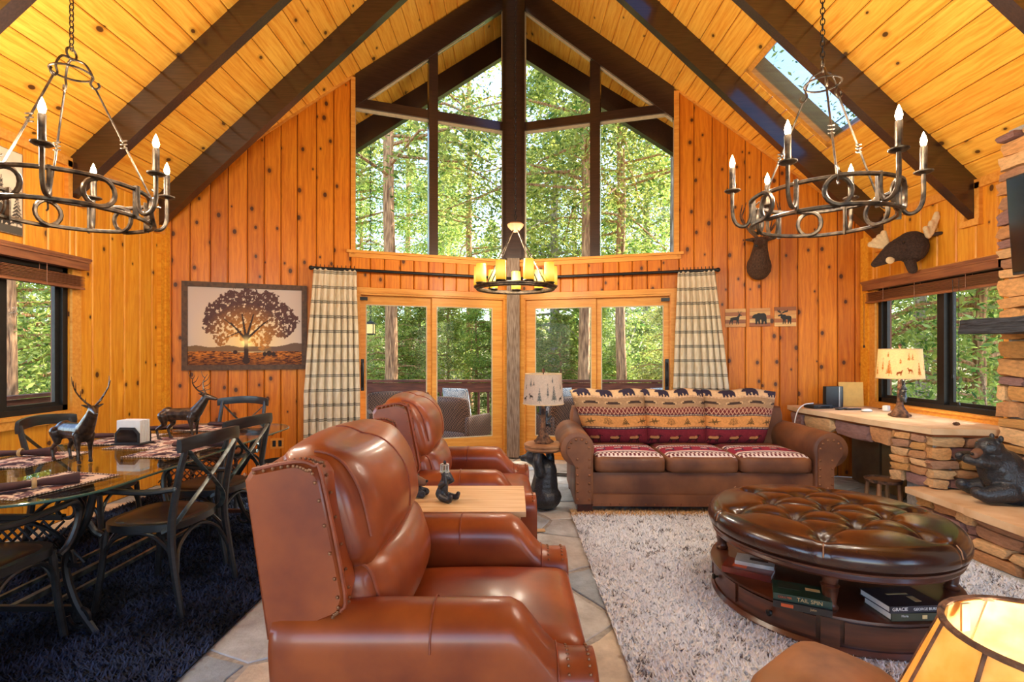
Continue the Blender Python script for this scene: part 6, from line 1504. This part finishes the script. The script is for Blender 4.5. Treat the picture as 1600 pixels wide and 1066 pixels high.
q = MB(); q.cap((-.04, -.13, .09), (.0, -.18, .09), .02, .016); ob('ear', sculpt(q, .006, 2), M['plush'], r)
for s in (-1, 1): q = MB(); q.ell((-.26, .02+s*.092, .025), .013, 8, 6); q.build('eye', M['eye'], r)
q = MB(); q.ell((-.345, -.02, -.125), (.04, .022, .035), 12, 8); plabel(q.build('lip', M['cream'], r), 'cream felt lip patch')
# forest print on the left wall
def forest(U, V):
    out = np.zeros(U.shape+(3,)); out[:] = lin(226, 206, 180); n = vnoise(U, V, 8, 30, 4); out *= (.85+.25*n)[..., None]
    for i in range(7): out[sil(U, V, PINE, -.05+i*.15, .06+.03*(i % 2), .20, .5+.12*((i*5) % 3))] = lin(70, 64, 58)
    out[V < .10] = lin(84, 78, 70); out[sil(U, V, BEAR, .68, .09, .22, .16)] = lin(50, 44, 40); return out
r = thing('forest_print', (XL+.02, 3.42, 2.245), 'pale forest silhouette print on the left wall above the window', 'picture'); gridmesh('printed_panel', 120, 90, lambda U, V: (.024+U*0, (U-.5)*.78, V*.60), forest, M['print'], r); b = MB(); b.bb((.0, -.40, -.006), (.02, .40, .606)); b.build('panel_board', M['post_grey'], r, False)

# waste bin, floor vent, floor pad
p = onz(412, 755, 0); r = thing('waste_bin', (-2.33, 5.08, 0), 'dark metal waste bin behind the dining chairs', 'bin'); b = MB(); b.lathe([(.10, .005), (.105, .0), (.135, .30), (.14, .305), (.13, .3), (.10, .015)], 24); b.build('pail', M['bronze'], r); b = MB(); b.tube([(.138*math.cos(a), .138*math.sin(a), .303) for a in [2*PI*i/28 for i in range(28)]], .006, 6, True); b.build('rim', M['blackiron'], r)
p = onz(872, 712, 0); r = thing('floor_vent', (.52, 5.75, .004), 'black floor vent grille in front of the right door', 'vent', math.radians(-16)); b = MB(); b.bb((-.20, -.06, -.001), (.20, -.05, .008)); b.bb((-.20, .05, -.001), (.20, .06, .008)); b.bb((-.2, -.06, 0), (-.19, .06, .008)); b.bb((.19, -.06, 0), (.2, .06, .008)); b.build('frame', M['black'], r, False)
sl = MB(); sl.bb((-.004, -.052, 0), (.004, .052, .006)); sl = sl.mesh('slat', False); sl.materials.append(M['black'])
for k in range(22): ob('slat', sl, None, r, Matrix.Translation((-.18+k*.017, 0, 0)))
p = onz(845, 831, 0); r = thing('furniture_pad', (p.x, p.y, .004), 'small tan pad lying on the stone floor beside the recliner', 'pad', .1); b = MB(); b.rbox((0, 0, .006), (.065, .06, .010), .003, 2); b.build('felt', M['oak'], r)

# ================================================================ FOREGROUND LAMP AND HASSOCK
def mica():
    m, t, b, o = newmat('amber_mica'); n = nd(t, 'TexNoise', {'Vector': coords(t), 'Scale': 14, 'Detail': 6}); c = ramp(t, n.outputs[0], [(.3, lin(246, 190, 96)), (.7, lin(255, 228, 160))])
    t.links.new(c, b.inputs['Base Color']); b.inputs['Roughness'].default_value = .5; tl = nd(t, 'BsdfTranslucent', {0: c}); mx = nd(t, 'MixShader', {0: .6, 1: b.outputs[0], 2: tl.outputs[0]}); t.links.new(mx.outputs[0], o.inputs[0]); return m
M['mica'] = mica()
r = thing('end_table', (.88, .80, 0), 'dark wooden end table under the foreground lamp', 'table'); b = MB(); b.lathe([(.02, .40), (.19, .40), (.20, .41), (.20, .425), (.19, .43), (.02, .43)], 32); b.build('table_top', M['mahogany'], r); b = MB(); b.lathe([(.16, 0), (.15, .02), (.04, .05), (.03, .2), (.035, .38), (.08, .40)], 20); b.build('pedestal', M['mahogany'], r)
r = thing('foreground_lamp', (.875, .82, .431), 'lit amber panelled lamp in the lower right corner', 'lamp', .2); b = MB(); b.lathe([(.085, 0), (.08, .015), (.03, .03), (.022, .08), (.03, .12), (.02, .16), (.012, .30), (.010, .40)], 18); b.build('base', M['iron'], r)
nP = 10; zt, zb = .478, .20; Rt, Rb = .145, .255
for k in range(nP):
    a0, a1 = 2*PI*k/nP, 2*PI*(k+1)/nP; v = []
    for rr, z in ((Rb, zb), (Rt, zt)):
        for a in (a0+.012, a1-.012): v += [(rr*math.cos(a), rr*math.sin(a), z), ((rr-.004)*math.cos(a), (rr-.004)*math.sin(a), z)]
    b = MB(); b.add(v, [(0, 2, 6, 4), (1, 5, 7, 3), (0, 4, 5, 1), (2, 3, 7, 6), (0, 1, 3, 2), (4, 6, 7, 5)]); b.build('mica_panel', M['mica'], r, False)
    b = MB(); b.tube([(Rb*math.cos(a0), Rb*math.sin(a0), zb), (Rt*math.cos(a0), Rt*math.sin(a0), zt)], .0035, 6); b.build('shade_rib', M['bark'], r)
for rr, z in ((Rt, zt), (Rb, zb)): b = MB(); b.tube([(rr*math.cos(a), rr*math.sin(a), z) for a in [2*PI*i/40 for i in range(40)]], .006, 6, True); b.build('shade_ring', M['bark'], r)
b = MB(); b.box((-.02, .125, .455), (.018, .004, .05)); b.build('hanger_tab', M['ringwood'], r, False)
b = MB(); b.ell((0, 0, .36), (.03, .03, .04)); b.build('bulb', M['bulb'], r); lamp_point(r, (0, 0, .36), 22, r=.04)
M['suede_mid'] = plain('worn_suede', lin(158, 104, 58), .66, c2=lin(112, 70, 38), scale=8, detail=9, bmp=.2, bd=.003)
r = thing('hassock', (.77, 1.24, 0), 'brown suede hassock with a peaked corner beside the foreground lamp', 'ottoman', math.radians(38)); b = MB(); b.rbox((0, 0, .32), (.31, .30, .55), .08, 12, (.02, .02, .03)); b.build('upholstery', M['suede_mid'], r, ang=180)
b = MB(); b.tube([(p_[0], p_[1], .515) for p_ in stadium(.318, .308, .08)], .005, 6, True); b.build('piping', M['suede'], r)
for sx in (-.13, .13):
    for sy in (-.12, .12): b = MB(); b.lathe([(.016, 0), (.024, .05)], 10, (sx, sy, 0)); b.build('foot', M['footwood'], r)

# ================================================================ DECK FURNITURE
def wicker():
    m, t, b, o = newmat('brown_wicker'); v = coords(t); w1 = nd(t, 'TexChecker', {'Vector': v, 'Scale': 46}); n = nd(t, 'TexNoise', {'Vector': v, 'Scale': 30}); c = mixc(t, w1.outputs[1], lin(128, 92, 70), lin(58, 38, 28)); t.links.new(c, b.inputs['Base Color']); b.inputs['Roughness'].default_value = .5; bump(t, b, w1.outputs[1], .5, .008); return m
M['wicker'] = wicker()
def pil_cols(U, V):
    out = np.zeros(U.shape+(3,)); out[:] = lin(226, 226, 226); k = np.hypot(np.mod(U*3, 1)-.5, np.mod(V*3, 1)-.5); out[(np.mod(k*6, 1) < .45)] = lin(110, 132, 150); return out
def wicker_chair(x, y, rz, label, pillow):
    r = thing('wicker_chair', (x, y, -.13), label, 'chair', math.radians(rz), 'wicker deck chairs'); W_ = M['wicker']
    b = MB(); b.rbox((0, 0, .22), (.62, .64, .30), .04, 5); b.build('seat_box', W_, r)
    b = MB(); b.rbox((-.28, 0, .58), (.10, .72, .58), .045, 8, rot=rotm(0, math.radians(-10), 0), warp=lambda w: (w[0]+.35*w[1]**2, w[1], w[2]-.25*w[1]**2)); b.build('backrest', W_, r)
    for s in (-1, 1): b = MB(); b.rbox((.0, s*.34, .42), (.60, .09, .34), .035, 5); b.build('arm', W_, r)
    b = MB(); b.rbox((.03, 0, .42), (.54, .56, .11), .04, 8, (0, 0, .02)); b.build('seat_cushion', M['cream'], r)
    for sx in (-.26, .26):
        for sy in (-.28, .28): b = MB(); b.lathe([(.02, 0), (.025, .09)], 8, (sx, sy, 0)); b.build('leg', W_, r)
    if pillow:
        q = thing('patterned_pillow', (x+.05*math.cos(math.radians(rz)), y+.05*math.sin(math.radians(rz)), .365), pillow, 'pillow', math.radians(rz), 'patterned deck pillows')
        for s in (-1, 1):
            gridmesh('cover', 40, 40, lambda U, V, s=s: (-.12+s*.07*np.clip((1-(2*U-1)**4)*(1-(2*V-1)**4), 0, 1)**.5-.10*(V-.5), (U-.5)*.46, .02+V*.46), pil_cols, M['fabric'], q)
    return r
X, Y = tp(718, 7.75); wicker_chair(X, Y, 60, 'wicker deck chair behind the inner pane of the left door', 'blue and white pillow on the deck chair behind the left door')
X, Y = tp(612, 8.2); wicker_chair(X, Y, -70, 'low wicker deck chair seen beside the curtain in the left door', None)
X, Y = tp(868, 7.8); wicker_chair(X, Y, 130, 'wicker deck chair behind the table lamp in the right door', 'blue and white pillow on the deck chair behind the table lamp')
X, Y = tp(1024, 7.9); wicker_chair(X, Y, 120, 'wicker deck chair hidden behind the sofa in the right door', 'pale blue pillow on the deck chair behind the sofa')
# porch lantern
p = at(579, 505, 7.3); r = thing('porch_lantern', (p.x, p.y, p.z-.18), 'hanging porch lantern with amber glass outside the left door', 'lantern')
M['amber'] = emit('amber_glass', (1, .72, .3), .9)
b = MB(); b.bb((-.05, -.05, .03), (.05, .05, .16)); b.build('glass_box', M['amber'], r, False)
b = MB(); b.add([(-.09, -.09, .165), (.09, -.09, .165), (.09, .09, .165), (-.09, .09, .165), (0, 0, .22)], [(3, 2, 1, 0), (0, 1, 4), (1, 2, 4), (2, 3, 4), (3, 0, 4)]); b.bb((-.06, -.06, .015), (.06, .06, .03)); b.build('roof', M['blackiron'], r, False)
for sx in (-1, 1):
    for sy in (-1, 1): b = MB(); b.bb((sx*.052-.005, sy*.052-.005, .03), (sx*.052+.005, sy*.052+.005, .165)); b.build('corner_bar', M['blackiron'], r, False)
b = MB(); chain(b, .22, zceil(p.x)-(p.z-.18)-.05, .012, .05); tag(b.build('chain', M['blackiron'], r), kind='stuff')
